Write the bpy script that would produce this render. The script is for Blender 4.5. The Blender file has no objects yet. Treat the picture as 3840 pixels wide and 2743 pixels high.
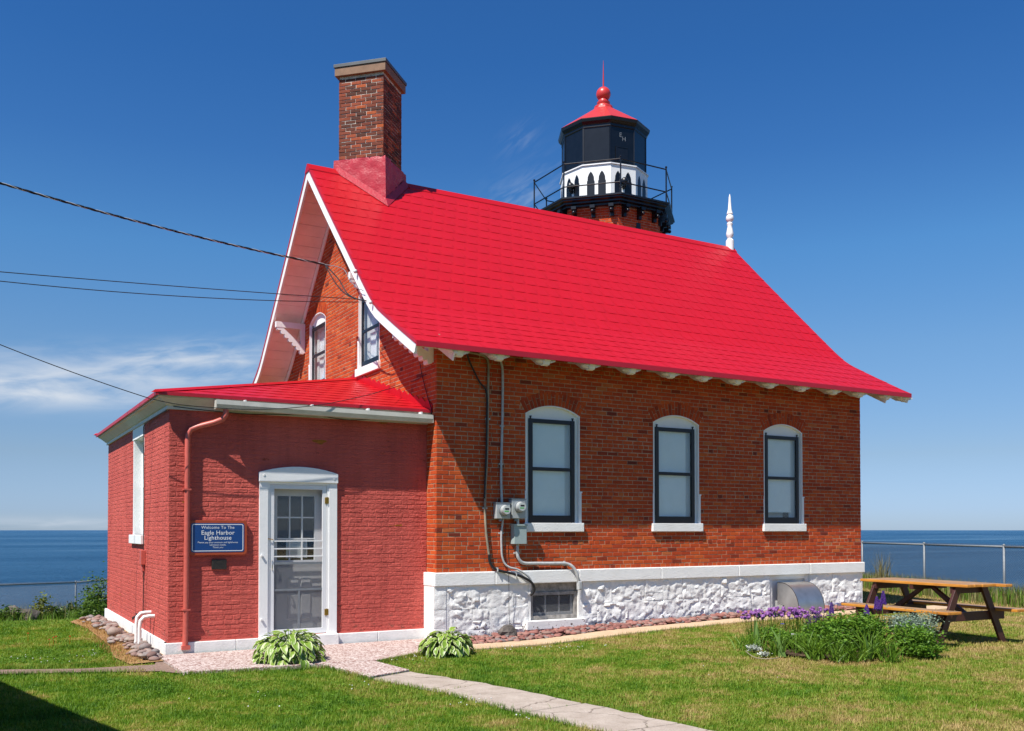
import bpy, math, random
import numpy as np
from mathutils import noise, Vector
random.seed(7); rng = np.random.default_rng(11)
PI = math.pi
sc = bpy.context.scene
COL = sc.collection

# ------------------------------------------------------------------ camera
CAM = np.array([-6.1678, -13.0357, 1.7264]); YAW = 0.5218; PITCH = 0.01857; FPX = 3548.28; CYP = 1918.16
cam_d = bpy.data.cameras.new('camera'); cam = bpy.data.objects.new('camera', cam_d); COL.objects.link(cam)
cam_d.sensor_width = 36.0; cam_d.lens = FPX / 3840 * 36; cam_d.shift_y = (CYP - 1371.5) / 3840
cam_d.clip_start = 0.1; cam_d.clip_end = 20000
cam.location = CAM; cam.rotation_euler = (PI / 2 + PITCH, 0, -YAW)
sc.camera = cam
_s, _c = math.sin(YAW), math.cos(YAW); _cp, _sp = math.cos(PITCH), math.sin(PITCH)
_F = np.array([_s * _cp, _c * _cp, _sp]); _R = np.array([_c, -_s, 0]); _U = np.array([-_s * _sp, -_c * _sp, _cp])
def ray(px, py): return _F + _R * (px - 1920) / FPX + _U * (CYP - py) / FPX
def on(ax, val, px, py):
    d = ray(px, py); t = (val - CAM[ax]) / d[ax]; return CAM + d * t
def at_depth(px, py, D): return CAM + ray(px, py) * D

# ------------------------------------------------------------------ light
SUN = np.array([-1.58, -0.70, 2.54]); SUN = SUN / np.linalg.norm(SUN)
ELEV = math.asin(SUN[2]); AZ = math.atan2(SUN[0], SUN[1])
world = bpy.data.worlds.new('World'); sc.world = world; world.use_nodes = True
wn, wl = world.node_tree.nodes, world.node_tree.links
bg = wn['Background']; sky = wn.new('ShaderNodeTexSky'); sky.sky_type = 'NISHITA'; sky.sun_disc = False
sky.sun_elevation = ELEV; sky.sun_rotation = AZ
sky.altitude = 200; sky.air_density = 1.0; sky.dust_density = 0.25; sky.ozone_density = 2.6
bg.inputs[1].default_value = 0.080
# thin cirrus drawn into the sky by direction
tc = wn.new('ShaderNodeTexCoord')
def cloud(direction, axis, sx, sy, scale, lo, hi, amount, prev):
    """a wispy patch: gaussian round one direction, broken up by stretched noise"""
    d = np.array(direction) / np.linalg.norm(direction)
    r = np.cross(d, [0, 0, 1]); r /= np.linalg.norm(r); u = np.cross(r, d)
    a = math.radians(axis); r2 = r * math.cos(a) + u * math.sin(a); u2 = u * math.cos(a) - r * math.sin(a)
    def dot(v):
        n = wn.new('ShaderNodeVectorMath'); n.operation = 'DOT_PRODUCT'; n.inputs[1].default_value = tuple(v)
        wl.new(tc.outputs['Generated'], n.inputs[0]); return n.outputs['Value']
    def m(op, a_, b_=None, clamp=False):
        n = wn.new('ShaderNodeMath'); n.operation = op; n.use_clamp = clamp
        for i, x in enumerate((a_, b_)):
            if x is None: continue
            if isinstance(x, (int, float)): n.inputs[i].default_value = x
            else: wl.new(x, n.inputs[i])
        return n.outputs[0]
    du, dv, dn = dot(r2), dot(u2), dot(d)
    e = m('ADD', m('POWER', m('DIVIDE', m('ABSOLUTE', du), sx), 2), m('POWER', m('DIVIDE', m('ABSOLUTE', dv), sy), 2))
    g = m('MULTIPLY', m('POWER', 2.718, m('MULTIPLY', e, -1)), m('GREATER_THAN', dn, 0))
    comb = wn.new('ShaderNodeCombineXYZ'); wl.new(m('MULTIPLY', du, scale), comb.inputs[0]); wl.new(m('MULTIPLY', dv, scale * 4.5), comb.inputs[1])
    nz = wn.new('ShaderNodeTexNoise'); nz.inputs['Scale'].default_value = 1; nz.inputs['Detail'].default_value = 7; nz.inputs['Roughness'].default_value = .55
    nz.inputs['Distortion'].default_value = .6
    wl.new(comb.outputs[0], nz.inputs['Vector'])
    f = m('MULTIPLY', m('DIVIDE', m('SUBTRACT', nz.outputs[0], lo), hi - lo, True), g)
    f = m('MULTIPLY', f, amount, True)
    mx = wn.new('ShaderNodeMix'); mx.data_type = 'RGBA'; wl.new(f, mx.inputs[0]); wl.new(prev, mx.inputs[6]); mx.inputs[7].default_value = (5.2, 5.7, 6.4, 1)
    return mx.outputs[2]
skyc = sky.outputs[0]
# very clean northern air: the sky keeps its blue right down to the horizon (graded by elevation, the same all round)
_z = wn.new('ShaderNodeSeparateXYZ'); wl.new(tc.outputs['Generated'], _z.inputs[0])
_rp = wn.new('ShaderNodeValToRGB'); wl.new(_z.outputs[2], _rp.inputs[0]); _el = _rp.color_ramp.elements
_TINT = [(0, (.42, .58, .98)), (.02, (.43, .58, .98)), (.074, (.49, .575, .76)), (.177, (.50, .69, .86)), (.274, (.40, .75, 1.0)), (.363, (.275, .62, .97)), (.444, (.22, .58, .97)), (.8, (.22, .58, .97))]
while len(_el) < len(_TINT): _el.new(.5)
for _i, (_p, _cl) in enumerate(_TINT): _el[_i].position = _p; _el[_i].color = (*_cl, 1)
_tint = wn.new('ShaderNodeMix'); _tint.data_type = 'RGBA'; _tint.blend_type = 'MULTIPLY'; _tint.inputs[0].default_value = 1; wl.new(skyc, _tint.inputs[6]); wl.new(_rp.outputs[0], _tint.inputs[7]); skyc = _tint.outputs[2]
skyc = cloud(ray(520, 1400), 5, .16, .018, 11, .40, .70, 1.0, skyc)
skyc = cloud(ray(150, 1455), 2, .13, .016, 9, .34, .62, 1.25, skyc)
skyc = cloud(ray(640, 1340), 12, .06, .012, 16, .40, .68, .9, skyc)
skyc = cloud(ray(860, 1345), 6, .05, .008, 18, .38, .66, .9, skyc)
skyc = cloud(ray(300, 1330), 6, .20, .012, 8, .42, .78, .5, skyc)
skyc = cloud(ray(1960, 730), 30, .045, .02, 22, .42, .8, .34, skyc)
skyc = cloud(ray(1950, 520), 40, .02, .012, 26, .45, .8, .2, skyc)
skyc = cloud(ray(500, 1965), 0, .3, .006, 14, .35, .7, .5, skyc)
wl.new(skyc, bg.inputs[0])
sun_d = bpy.data.lights.new('sun', 'SUN'); sun = bpy.data.objects.new('sun', sun_d); COL.objects.link(sun)
sun_d.energy = 4.6; sun_d.angle = math.radians(0.53); sun_d.color = (1, .955, .88)
sun.rotation_euler = Vector(SUN).to_track_quat('Z', 'Y').to_euler()
vs = sc.view_settings; vs.view_transform = 'Standard'; vs.look = 'None'; vs.exposure = 0.68; vs.gamma = 1.0
try: vs.use_curve_mapping = False
except Exception: pass

# ------------------------------------------------------------------ materials
MATS = {}
def _new(name):
    m = bpy.data.materials.new(name); m.use_nodes = True
    return m, m.node_tree.nodes, m.node_tree.links, m.node_tree.nodes['Principled BSDF']
def _coord(n, l, scale, kind='Object'):
    t = n.new('ShaderNodeTexCoord'); mp = n.new('ShaderNodeMapping')
    mp.inputs['Scale'].default_value = scale if isinstance(scale, tuple) else (scale,) * 3
    if kind == 'World':
        g = n.new('ShaderNodeNewGeometry'); l.new(g.outputs['Position'], mp.inputs['Vector'])
    else: l.new(t.outputs[kind], mp.inputs['Vector'])
    return mp.outputs['Vector']
def _noise(n, l, vec, detail=4, rough=.55):
    x = n.new('ShaderNodeTexNoise'); x.inputs['Scale'].default_value = 1; x.inputs['Detail'].default_value = detail; x.inputs['Roughness'].default_value = rough
    l.new(vec, x.inputs['Vector']); return x.outputs[0]
def _ramp(n, l, fac, stops):
    r = n.new('ShaderNodeValToRGB'); e = r.color_ramp.elements
    while len(e) < len(stops): e.new(.5)
    for i, (p, c) in enumerate(stops):
        e[i].position = p; e[i].color = (*c, 1) if len(c) == 3 else c
    l.new(fac, r.inputs[0]); return r.outputs[0]
def _mix(n, l, fac, a, b, mode='MIX'):
    x = n.new('ShaderNodeMix'); x.data_type = 'RGBA'; x.blend_type = mode
    for i, v in ((0, fac), (6, a), (7, b)):
        if isinstance(v, (int, float)): x.inputs[i].default_value = v
        elif isinstance(v, tuple): x.inputs[i].default_value = (*v[:3], 1)
        else: l.new(v, x.inputs[i])
    return x.outputs[2]
def _math(n, l, op, a, b=None, clamp=False):
    x = n.new('ShaderNodeMath'); x.operation = op; x.use_clamp = clamp
    for i, v in enumerate((a, b)):
        if v is None: continue
        if isinstance(v, (int, float)): x.inputs[i].default_value = v
        else: l.new(v, x.inputs[i])
    return x.outputs[0]
def _bump(n, l, p, h, strength, dist):
    b = n.new('ShaderNodeBump'); b.inputs['Strength'].default_value = strength; b.inputs['Distance'].default_value = dist
    l.new(h, b.inputs['Height']); l.new(b.outputs[0], p.inputs['Normal'])
def plain(name, col, rough=.6, var=.12, scale=6, bump=0.0, bscale=60, metal=0, spec=.5, coat=0):
    """one paint or metal: a little blotchy, a little uneven"""
    if name in MATS: return MATS[name]
    m, n, l, p = _new(name)
    v = _noise(n, l, _coord(n, l, scale, 'World'), 5)
    c = _ramp(n, l, v, [(.3, tuple(x * (1 - var) for x in col)), (.7, tuple(min(1, x * (1 + var)) for x in col))])
    l.new(c, p.inputs['Base Color'])
    p.inputs['Roughness'].default_value = rough; p.inputs['Metallic'].default_value = metal
    p.inputs['Specular IOR Level'].default_value = spec; p.inputs['Coat Weight'].default_value = coat
    if bump: _bump(n, l, p, _noise(n, l, _coord(n, l, bscale, 'World'), 4), .6, bump)
    MATS[name] = m; return m
def brick_mat(name, stops, grain=.35, bump=.004, rough=.85):
    m, n, l, p = _new(name)
    a = n.new('ShaderNodeAttribute'); a.attribute_name = 'bc'
    c = _ramp(n, l, a.outputs['Fac'], stops)
    v = _noise(n, l, _coord(n, l, 38, 'World'), 6, .65)
    c = _mix(n, l, grain, c, _ramp(n, l, v, [(.3, (.28, .28, .28)), (.62, (1, 1, 1))]), 'MULTIPLY')
    soot = _noise(n, l, _coord(n, l, (1.6, 1.6, 2.6), 'World'), 6, .68)
    c = _mix(n, l, 1.0, c, _ramp(n, l, soot, [(.30, (.80, .77, .76)), (.55, (1, 1, 1))]), 'MULTIPLY')
    l.new(c, p.inputs['Base Color']); p.inputs['Roughness'].default_value = rough; p.inputs['Specular IOR Level'].default_value = .2
    _bump(n, l, p, _noise(n, l, _coord(n, l, 90, 'World'), 5), .7, bump)
    MATS[name] = m; return m
brick_mat('brick', [(0, (.18, .034, .020)), (.10, (.29, .042, .016)), (.35, (.45, .058, .016)), (.65, (.53, .078, .018)), (.9, (.60, .112, .023)), (1, (.50, .15, .05))], .30)
brick_mat('chimney_brick', [(0, (.085, .036, .026)), (.35, (.15, .048, .03)), (.7, (.23, .062, .036)), (.92, (.36, .085, .038)), (1, (.46, .105, .03))], .4)
plain('mortar', (.39, .265, .175), .95, .4, 9, .004, 120, spec=.1)
plain('chimney_mortar', (.55, .49, .42), .95, .45, 9, .004, 90, spec=.1)
def painted_brick():
    m, n, l, p = _new('painted_brick')
    v = _noise(n, l, _coord(n, l, 1.3, 'World'), 5)
    c = _ramp(n, l, v, [(.3, (.51, .094, .075)), (.7, (.59, .118, .092))])
    v2 = _noise(n, l, _coord(n, l, (5, 5, 16), 'World'), 3, .7)
    c = _mix(n, l, _ramp(n, l, v2, [(.69, (0, 0, 0)), (.71, (1, 1, 1))]), c, (.30, .055, .035))
    v3 = _noise(n, l, _coord(n, l, (2.1, 2.1, 6.5), 'World'), 2, .5)
    c = _mix(n, l, _ramp(n, l, v3, [(.735, (0, 0, 0)), (.745, (1, 1, 1))]), c, (.36, .12, .02))
    zz = n.new('ShaderNodeSeparateXYZ'); gg = n.new('ShaderNodeNewGeometry'); l.new(gg.outputs['Position'], zz.inputs[0]); st_n = _noise(n, l, _coord(n, l, (7, 7, .6), 'World'), 5, .65)
    c = _mix(n, l, .5, c, _ramp(n, l, st_n, [(.34, (.72, .70, .70)), (.58, (1, 1, 1))]), 'MULTIPLY')
    gr = _noise(n, l, _coord(n, l, (9, 9, 14), 'World'), 5, .7); gm = _math(n, l, 'MULTIPLY', _ramp(n, l, zz.outputs[2], [(.2, (1, 1, 1)), (.75, (0, 0, 0))]), _ramp(n, l, gr, [(.55, (0, 0, 0)), (.66, (1, 1, 1))])); c = _mix(n, l, gm, c, (.22, .075, .055))
    l.new(c, p.inputs['Base Color']); p.inputs['Roughness'].default_value = .7; p.inputs['Specular IOR Level'].default_value = .15
    a = _noise(n, l, _coord(n, l, (15, 15, 30), 'World'), 6, .68)
    _bump(n, l, p, a, .9, .030); MATS['painted_brick'] = m
painted_brick()
def white_stone():
    m, n, l, p = _new('white_stone')
    sep = n.new('ShaderNodeSeparateXYZ'); g = n.new('ShaderNodeNewGeometry'); l.new(g.outputs['Position'], sep.inputs[0])
    low = _ramp(n, l, sep.outputs[2], [(.10, (1, 1, 1)), (.55, (0, 0, 0))])
    v = _noise(n, l, _coord(n, l, 17, 'World'), 5, .65); v = _math(n, l, 'ADD', v, _math(n, l, 'MULTIPLY', low, .17))
    f = _ramp(n, l, v, [(.735, (0, 0, 0)), (.765, (1, 1, 1))])
    base = _ramp(n, l, _noise(n, l, _coord(n, l, 3, 'World'), 5), [(.3, (.76, .75, .72)), (.7, (.86, .855, .835))])
    c = _mix(n, l, f, base, (.13, .085, .07)); l.new(c, p.inputs['Base Color']); p.inputs['Roughness'].default_value = .75; p.inputs['Specular IOR Level'].default_value = .25
    _bump(n, l, p, _noise(n, l, _coord(n, l, 45, 'World'), 6, .65), .7, .01); MATS['white_stone'] = m
white_stone()
plain('white_paint', (.80, .80, .79), .5, .03, 5, .003, 40)
plain('white_trim', (.78, .77, .755), .55, .05, 3, .002, 60)
plain('white_plinth', (.76, .76, .74), .7, .08, 7, .006, 30)
plain('soffit_paint', (.84, .78, .75), .6, .07, 4, .002, 40)
plain('cream_gutter', (.54, .52, .46), .5, .10, 7, .001, 30)
plain('black_paint', (.004, .005, .008), .35, .3, 8)
plain('lantern_black', (.004, .005, .007), .28, .35, 6)
plain('dark_bronze', (.03, .022, .018), .45, .5, 60, .004, 160)
plain('roof_red', (.45, .005, .011), .42, .05, 2.5, .0008, 30, spec=.32)
plain('trim_red', (.42, .008, .020), .4, .08, 4)
plain('stucco_red', (.40, .020, .036), .45, .10, 9, .012, 26, spec=.4)
plain('lantern_red', (.52, .035, .03), .38, .08, 6)
plain('downspout_red', (.50, .10, .075), .42, .10, 12)
plain('wood_sign', (.36, .055, .015), .5, .15, 8)
plain('sign_blue', (.006, .05, .20), .35, .08, 6)
plain('sign_white', (.75, .77, .80), .5, .02, 6)
plain('brass', (.42, .25, .05), .35, .2, 40, metal=.9)
plain('chrome', (.6, .58, .55), .3, .1, 40, metal=.9)
plain('galvanised', (.20, .22, .24), .6, .15, 25, metal=.3)
plain('meter_grey', (.40, .42, .42), .5, .07, 15, metal=.15)
plain('meter_box_green', (.33, .40, .39), .5, .06, 15)
plain('meter_face', (.5, .52, .50), .25, .05, 30)
plain('meter_label', (.12, .45, .12), .4, .1, 30)
plain('conduit_grey', (.40, .41, .41), .5, .18, 20)
plain('cable_tan', (.26, .22, .16), .7, .25, 12)
plain('cable_black', (.010, .010, .011), .55, .3, 10)
plain('cable_tie', (.7, .7, .7), .5, .05, 10)
plain('dark_inside', (.012, .012, .014), .9, .1, 3)
plain('shade_cloth', (.78, .83, .82), .85, .03, 5)
plain('curtain_cloth', (.82, .82, .84), .9, .05, 6)
plain('paper', (.72, .73, .74), .8, .03, 9)
plain('door_white', (.70, .71, .72), .45, .04, 4)
plain('grey_wood', (.27, .25, .23), .9, .45, 14, .006, 60)
plain('cap_brown', (.22, .125, .075), .8, .15, 8, .003, 50)
plain('cap_metal', (.075, .082, .085), .5, .15, 6)
plain('soil', (.085, .055, .036), 1, .35, 9, .03, 40, spec=.1)
plain('shed_wall', (.66, .65, .62), .7, .05, 3)
plain('shed_roof', (.10, .09, .085), .9, .2, 6)
plain('pole_wood', (.14, .10, .07), .9, .3, 9, .01, 20)
plain('insulator', (.6, .6, .58), .35, .1, 20)
plain('stainless', (.50, .49, .47), .36, .14, 5, .0006, 9, metal=.85)
plain('picnic_brown', (.060, .019, .015), .5, .15, 10, .003, 40)
plain('rock_dark', (.10, .085, .075), .95, .5, 5, .05, 12)
def wood_top():
    m, n, l, p = _new('picnic_wood')
    v = _noise(n, l, _coord(n, l, (26, 2.2, 26), 'World'), 7, .6)
    c = _ramp(n, l, v, [(.25, (.13, .07, .035)), (.48, (.28, .165, .08)), (.62, (.36, .235, .135)), (.8, (.30, .22, .15))])
    l.new(c, p.inputs['Base Color']); p.inputs['Roughness'].default_value = .6; _bump(n, l, p, v, .4, .006); MATS['picnic_wood'] = m
    m, n, l, p = _new('picnic_edge')
    v = _noise(n, l, _coord(n, l, (20, 3, 40), 'World'), 6, .6)
    c = _ramp(n, l, v, [(.3, (.40, .14, .02)), (.6, (.62, .26, .035)), (.75, (.42, .16, .04))])
    l.new(c, p.inputs['Base Color']); p.inputs['Roughness'].default_value = .5; MATS['picnic_edge'] = m
wood_top()
def concrete(name, a, b, spots=None, sscale=30, lo=.5, hi=.6, bump=.006, rough=.9, stretch=1.0):
    m, n, l, p = _new(name)
    c = _ramp(n, l, _noise(n, l, _coord(n, l, 4, 'World'), 7, .65), [(.3, a), (.7, b)])
    if spots:
        v = _noise(n, l, _coord(n, l, (sscale, sscale * stretch, sscale), 'World'), 5, .75)
        c = _mix(n, l, _ramp(n, l, v, [(lo, (0, 0, 0)), (hi, (1, 1, 1))]), c, spots)
    if name == 'path_concrete':      # hairline cracks and dirt
        wv = n.new('ShaderNodeVectorMath'); wv.operation = 'ADD'; l.new(_coord(n, l, 1.15, 'World'), wv.inputs[0]); nzv = n.new('ShaderNodeTexNoise'); nzv.inputs['Scale'].default_value = 3.5; nzv.inputs['Detail'].default_value = 5
        sc_v = n.new('ShaderNodeVectorMath'); sc_v.operation = 'SCALE'; sc_v.inputs['Scale'].default_value = .35; l.new(nzv.outputs['Color'], sc_v.inputs[0]); l.new(sc_v.outputs[0], wv.inputs[1])
        vo = n.new('ShaderNodeTexVoronoi'); vo.feature = 'DISTANCE_TO_EDGE'; vo.inputs['Scale'].default_value = 1; l.new(wv.outputs[0], vo.inputs['Vector'])
        c = _mix(n, l, _ramp(n, l, vo.outputs['Distance'], [(.004, (.75, .75, .75)), (.013, (0, 0, 0))]), c, (.13, .10, .08))
        pit = _noise(n, l, _coord(n, l, 55, 'World'), 3, .8); c = _mix(n, l, .5, c, _ramp(n, l, pit, [(.30, (.45, .42, .40)), (.5, (1, 1, 1))]), 'MULTIPLY')
    l.new(c, p.inputs['Base Color']); p.inputs['Roughness'].default_value = rough; p.inputs['Specular IOR Level'].default_value = .2
    _bump(n, l, p, _noise(n, l, _coord(n, l, 70, 'World'), 6, .7), .6, bump); MATS[name] = m
concrete('path_concrete', (.33, .27, .22), (.46, .39, .33), (.20, .155, .13), 14, .66, .75)
concrete('slab_paint', (.62, .54, .50), (.50, .40, .36), (.235, .125, .105), 34, .485, .545, .01)
concrete('strip_tan', (.46, .32, .20), (.58, .43, .29), (.32, .22, .14), 20, .6, .7)
concrete('dirt_path', (.21, .145, .115), (.30, .21, .165), (.15, .10, .075), 40, .5, .6, .015)
concrete('straw_ground', (.30, .175, .075), (.42, .25, .105), (.15, .09, .05), 30, .52, .62, .03)
def pebble(name, cols):
    m, n, l, p = _new(name)
    o = n.new('ShaderNodeObjectInfo'); a = n.new('ShaderNodeAttribute'); a.attribute_name = 'bc'
    f = _math(n, l, 'FRACT', _math(n, l, 'ADD', o.outputs['Random'], a.outputs['Fac']))
    c = _ramp(n, l, f, cols)
    c = _mix(n, l, .4, c, _ramp(n, l, _noise(n, l, _coord(n, l, 40, 'World'), 5), [(.3, (.5, .5, .5)), (.7, (1, 1, 1))]), 'MULTIPLY')
    l.new(c, p.inputs['Base Color']); p.inputs['Roughness'].default_value = .8; MATS[name] = m
pebble('pebble_red', [(0, (.20, .075, .06)), (.3, (.27, .105, .085)), (.6, (.34, .15, .12)), (.85, (.25, .16, .13)), (.95, (.18, .17, .17)), (1, (.22, .09, .07))])
pebble('pebble_mixed', [(0, (.17, .10, .085)), (.25, (.27, .17, .14)), (.5, (.33, .27, .23)), (.75, (.22, .19, .18)), (1, (.30, .17, .13))])
def glass():
    m = bpy.data.materials.new('window_glass'); m.use_nodes = True; n, l = m.node_tree.nodes, m.node_tree.links
    n.remove(n['Principled BSDF']); out = n['Material Output']
    t = n.new('ShaderNodeBsdfTransparent'); t.inputs[0].default_value = (.96, .98, .98, 1)
    g = n.new('ShaderNodeBsdfGlossy'); g.inputs['Roughness'].default_value = .015
    f = n.new('ShaderNodeLayerWeight'); f.inputs[0].default_value = .5            # Schlick reflectance of a pane, same from both sides
    k = _math(n, l, 'ADD', _math(n, l, 'MULTIPLY', _math(n, l, 'POWER', f.outputs['Facing'], 5), .92), .07, True)
    x = n.new('ShaderNodeMixShader'); l.new(k, x.inputs[0]); l.new(t.outputs[0], x.inputs[1]); l.new(g.outputs[0], x.inputs[2])
    l.new(x.outputs[0], out.inputs[0]); MATS['window_glass'] = m
    m = bpy.data.materials.new('insect_screen'); m.use_nodes = True; n, l = m.node_tree.nodes, m.node_tree.links
    n.remove(n['Principled BSDF']); out = n['Material Output']
    t = n.new('ShaderNodeBsdfTransparent'); g = n.new('ShaderNodeBsdfDiffuse'); g.inputs[0].default_value = (.15, .155, .165, 1)
    x = n.new('ShaderNodeMixShader'); x.inputs[0].default_value = .34; l.new(t.outputs[0], x.inputs[1]); l.new(g.outputs[0], x.inputs[2])
    l.new(x.outputs[0], out.inputs[0]); MATS['insect_screen'] = m
    m2 = m.copy(); m2.name = 'fine_screen'; [nd for nd in m2.node_tree.nodes if nd.type == 'MIX_SHADER'][0].inputs[0].default_value = .09; MATS['fine_screen'] = m2
glass()
def leaf_mat(name, dark, light, trans=.35, rough=.5, attr=True, spec=.3):
    m, n, l, p = _new(name)
    a = n.new('ShaderNodeAttribute'); a.attribute_name = 'bc'
    o = n.new('ShaderNodeObjectInfo')
    f = _math(n, l, 'FRACT', _math(n, l, 'ADD', a.outputs['Fac'], _math(n, l, 'MULTIPLY', o.outputs['Random'], .999)))
    c = _ramp(n, l, f, [(0, dark), (1, light)])
    l.new(c, p.inputs['Base Color']); p.inputs['Roughness'].default_value = rough; p.inputs['Specular IOR Level'].default_value = spec
    tr = n.new('ShaderNodeBsdfTranslucent'); l.new(_mix(n, l, 1.0, c, (1, 1, .55), 'MULTIPLY'), tr.inputs[0])
    x = n.new('ShaderNodeMixShader'); x.inputs[0].default_value = trans; l.new(p.outputs[0], x.inputs[1]); l.new(tr.outputs[0], x.inputs[2])
    l.new(x.outputs[0], n['Material Output'].inputs[0]); MATS[name] = m
leaf_mat('shrub_leaf', (.035, .085, .012), (.12, .20, .025))
leaf_mat('garden_leaf', (.06, .155, .014), (.20, .35, .036))
leaf_mat('yellow_leaf', (.10, .15, .012), (.26, .27, .04))
leaf_mat('silver_leaf', (.13, .20, .14), (.30, .37, .29), .2)
leaf_mat('grey_leaf', (.34, .38, .34), (.55, .57, .52), .15)
leaf_mat('iris_leaf', (.12, .23, .05), (.21, .34, .09))
leaf_mat('blade_leaf', (.07, .16, .014), (.18, .30, .03))
leaf_mat('chive_purple', (.20, .07, .26), (.36, .15, .42), .2)
leaf_mat('lupine_purple', (.055, .018, .17), (.15, .06, .32), .2)
leaf_mat('salvia_purple', (.045, .015, .12), (.10, .03, .20), .2)
leaf_mat('blue_petal', (.05, .06, .30), (.10, .12, .42), .2)
leaf_mat('white_petal', (.6, .6, .58), (.8, .8, .78), .2)
leaf_mat('orange_petal', (.5, .06, .01), (.6, .12, .02), .2)
leaf_mat('weed_stem', (.16, .13, .06), (.26, .24, .09), .2)
leaf_mat('straw_blade', (.30, .16, .05), (.48, .30, .11), .2)
leaf_mat('twig', (.09, .06, .04), (.14, .10, .06), 0)
def hosta():
    m, n, l, p = _new('hosta_leaf')
    a = n.new('ShaderNodeAttribute'); a.attribute_name = 'bc'; o = n.new('ShaderNodeObjectInfo')
    green = _ramp(n, l, o.outputs['Random'], [(0, (.15, .27, .028)), (1, (.25, .37, .05))])
    c = _mix(n, l, _ramp(n, l, a.outputs['Fac'], [(.74, (0, 0, 0)), (.86, (1, 1, 1))]), green, (.62, .66, .36))
    l.new(c, p.inputs['Base Color']); p.inputs['Roughness'].default_value = .4
    tr = n.new('ShaderNodeBsdfTranslucent'); l.new(c, tr.inputs[0])
    x = n.new('ShaderNodeMixShader'); x.inputs[0].default_value = .25; l.new(p.outputs[0], x.inputs[1]); l.new(tr.outputs[0], x.inputs[2])
    l.new(x.outputs[0], n['Material Output'].inputs[0]); MATS['hosta_leaf'] = m
hosta()
def lawn_mats():
    for name, isb in (('grass_blade', True), ('lawn_soil', False)):
        m, n, l, p = _new(name)
        pos = _coord(n, l, 1.0, 'World')
        sep = n.new('ShaderNodeSeparateXYZ'); l.new(pos, sep.inputs[0])
        big = _noise(n, l, _coord(n, l, .55, 'World'), 4, .6); mid = _noise(n, l, _coord(n, l, 2.6, 'World'), 4, .6)
        # the lawn is drier on the side of the flower bed and at worn places, lush next to the annexe
        fine = _noise(n, l, _coord(n, l, 8, 'World'), 3, .6); a = n.new('ShaderNodeAttribute'); a.attribute_name = 'bc'
        def cen(v, k): return _math(n, l, 'MULTIPLY', _math(n, l, 'SUBTRACT', v, .5), k)
        dry = _math(n, l, 'ADD', _math(n, l, 'MULTIPLY', sep.outputs[0], .027), .495)
        for v, k in ((big, 1.15), (mid, 1.1), (fine, .7)) + (((a.outputs['Fac'], .24),) if isb else ()): dry = _math(n, l, 'ADD', dry, cen(v, k))
        c = _ramp(n, l, dry, [(.14, (.070, .165, .014)), (.34, (.135, .255, .020)), (.52, (.235, .30, .040)), (.66, (.37, .325, .09)), (.86, (.50, .355, .16))])
        if not isb: c = _mix(n, l, 1.0, c, (.55, .55, .5), 'MULTIPLY')
        l.new(c, p.inputs['Base Color']); p.inputs['Roughness'].default_value = .6 if isb else 1; p.inputs['Specular IOR Level'].default_value = .25 if isb else 0
        if isb:
            tr = n.new('ShaderNodeBsdfTranslucent'); l.new(_mix(n, l, 1.0, c, (1, 1, .5), 'MULTIPLY'), tr.inputs[0])
            x = n.new('ShaderNodeMixShader'); x.inputs[0].default_value = .35; l.new(p.outputs[0], x.inputs[1]); l.new(tr.outputs[0], x.inputs[2])
            l.new(x.outputs[0], n['Material Output'].inputs[0])
        else: _bump(n, l, p, _noise(n, l, _coord(n, l, 60, 'World'), 5), 1, .03)
        MATS[name] = m
lawn_mats()
def water_mat():
    m = bpy.data.materials.new('lake_water'); m.use_nodes = True; n, l = m.node_tree.nodes, m.node_tree.links
    n.remove(n['Principled BSDF']); d = n.new('ShaderNodeBsdfDiffuse'); g = n.new('ShaderNodeBsdfGlossy'); b = n.new('ShaderNodeBump')
    w1 = _noise(n, l, _coord(n, l, (.55, 1.1, 1), 'World'), 6, .62); w2 = _noise(n, l, _coord(n, l, (.03, .13, 1), 'World'), 5, .6)
    h = _math(n, l, 'ADD', w1, _math(n, l, 'MULTIPLY', w2, 3.0)); b.inputs['Strength'].default_value = 1; b.inputs['Distance'].default_value = 1.3; l.new(h, b.inputs['Height'])
    streak = _noise(n, l, _coord(n, l, (.0035, .022, 1), 'World'), 4, .6)
    c = _ramp(n, l, streak, [(.38, (.018, .075, .155)), (.54, (.030, .100, .190)), (.66, (.080, .170, .265))]); l.new(c, d.inputs[0]); g.inputs['Color'].default_value = (.55, .70, .85, 1); g.inputs['Roughness'].default_value = .30
    l.new(b.outputs[0], d.inputs['Normal']); l.new(b.outputs[0], g.inputs['Normal'])
    f = n.new('ShaderNodeFresnel'); f.inputs[0].default_value = 1.33; l.new(b.outputs[0], f.inputs['Normal'])
    k = _math(n, l, 'MINIMUM', _math(n, l, 'MULTIPLY', f.outputs[0], .55), .30)       # steep wave faces keep the far lake from mirroring
    x = n.new('ShaderNodeMixShader'); l.new(k, x.inputs[0]); l.new(d.outputs[0], x.inputs[1]); l.new(g.outputs[0], x.inputs[2]); l.new(x.outputs[0], n['Material Output'].inputs[0]); MATS['lake_water'] = m
water_mat()

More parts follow.
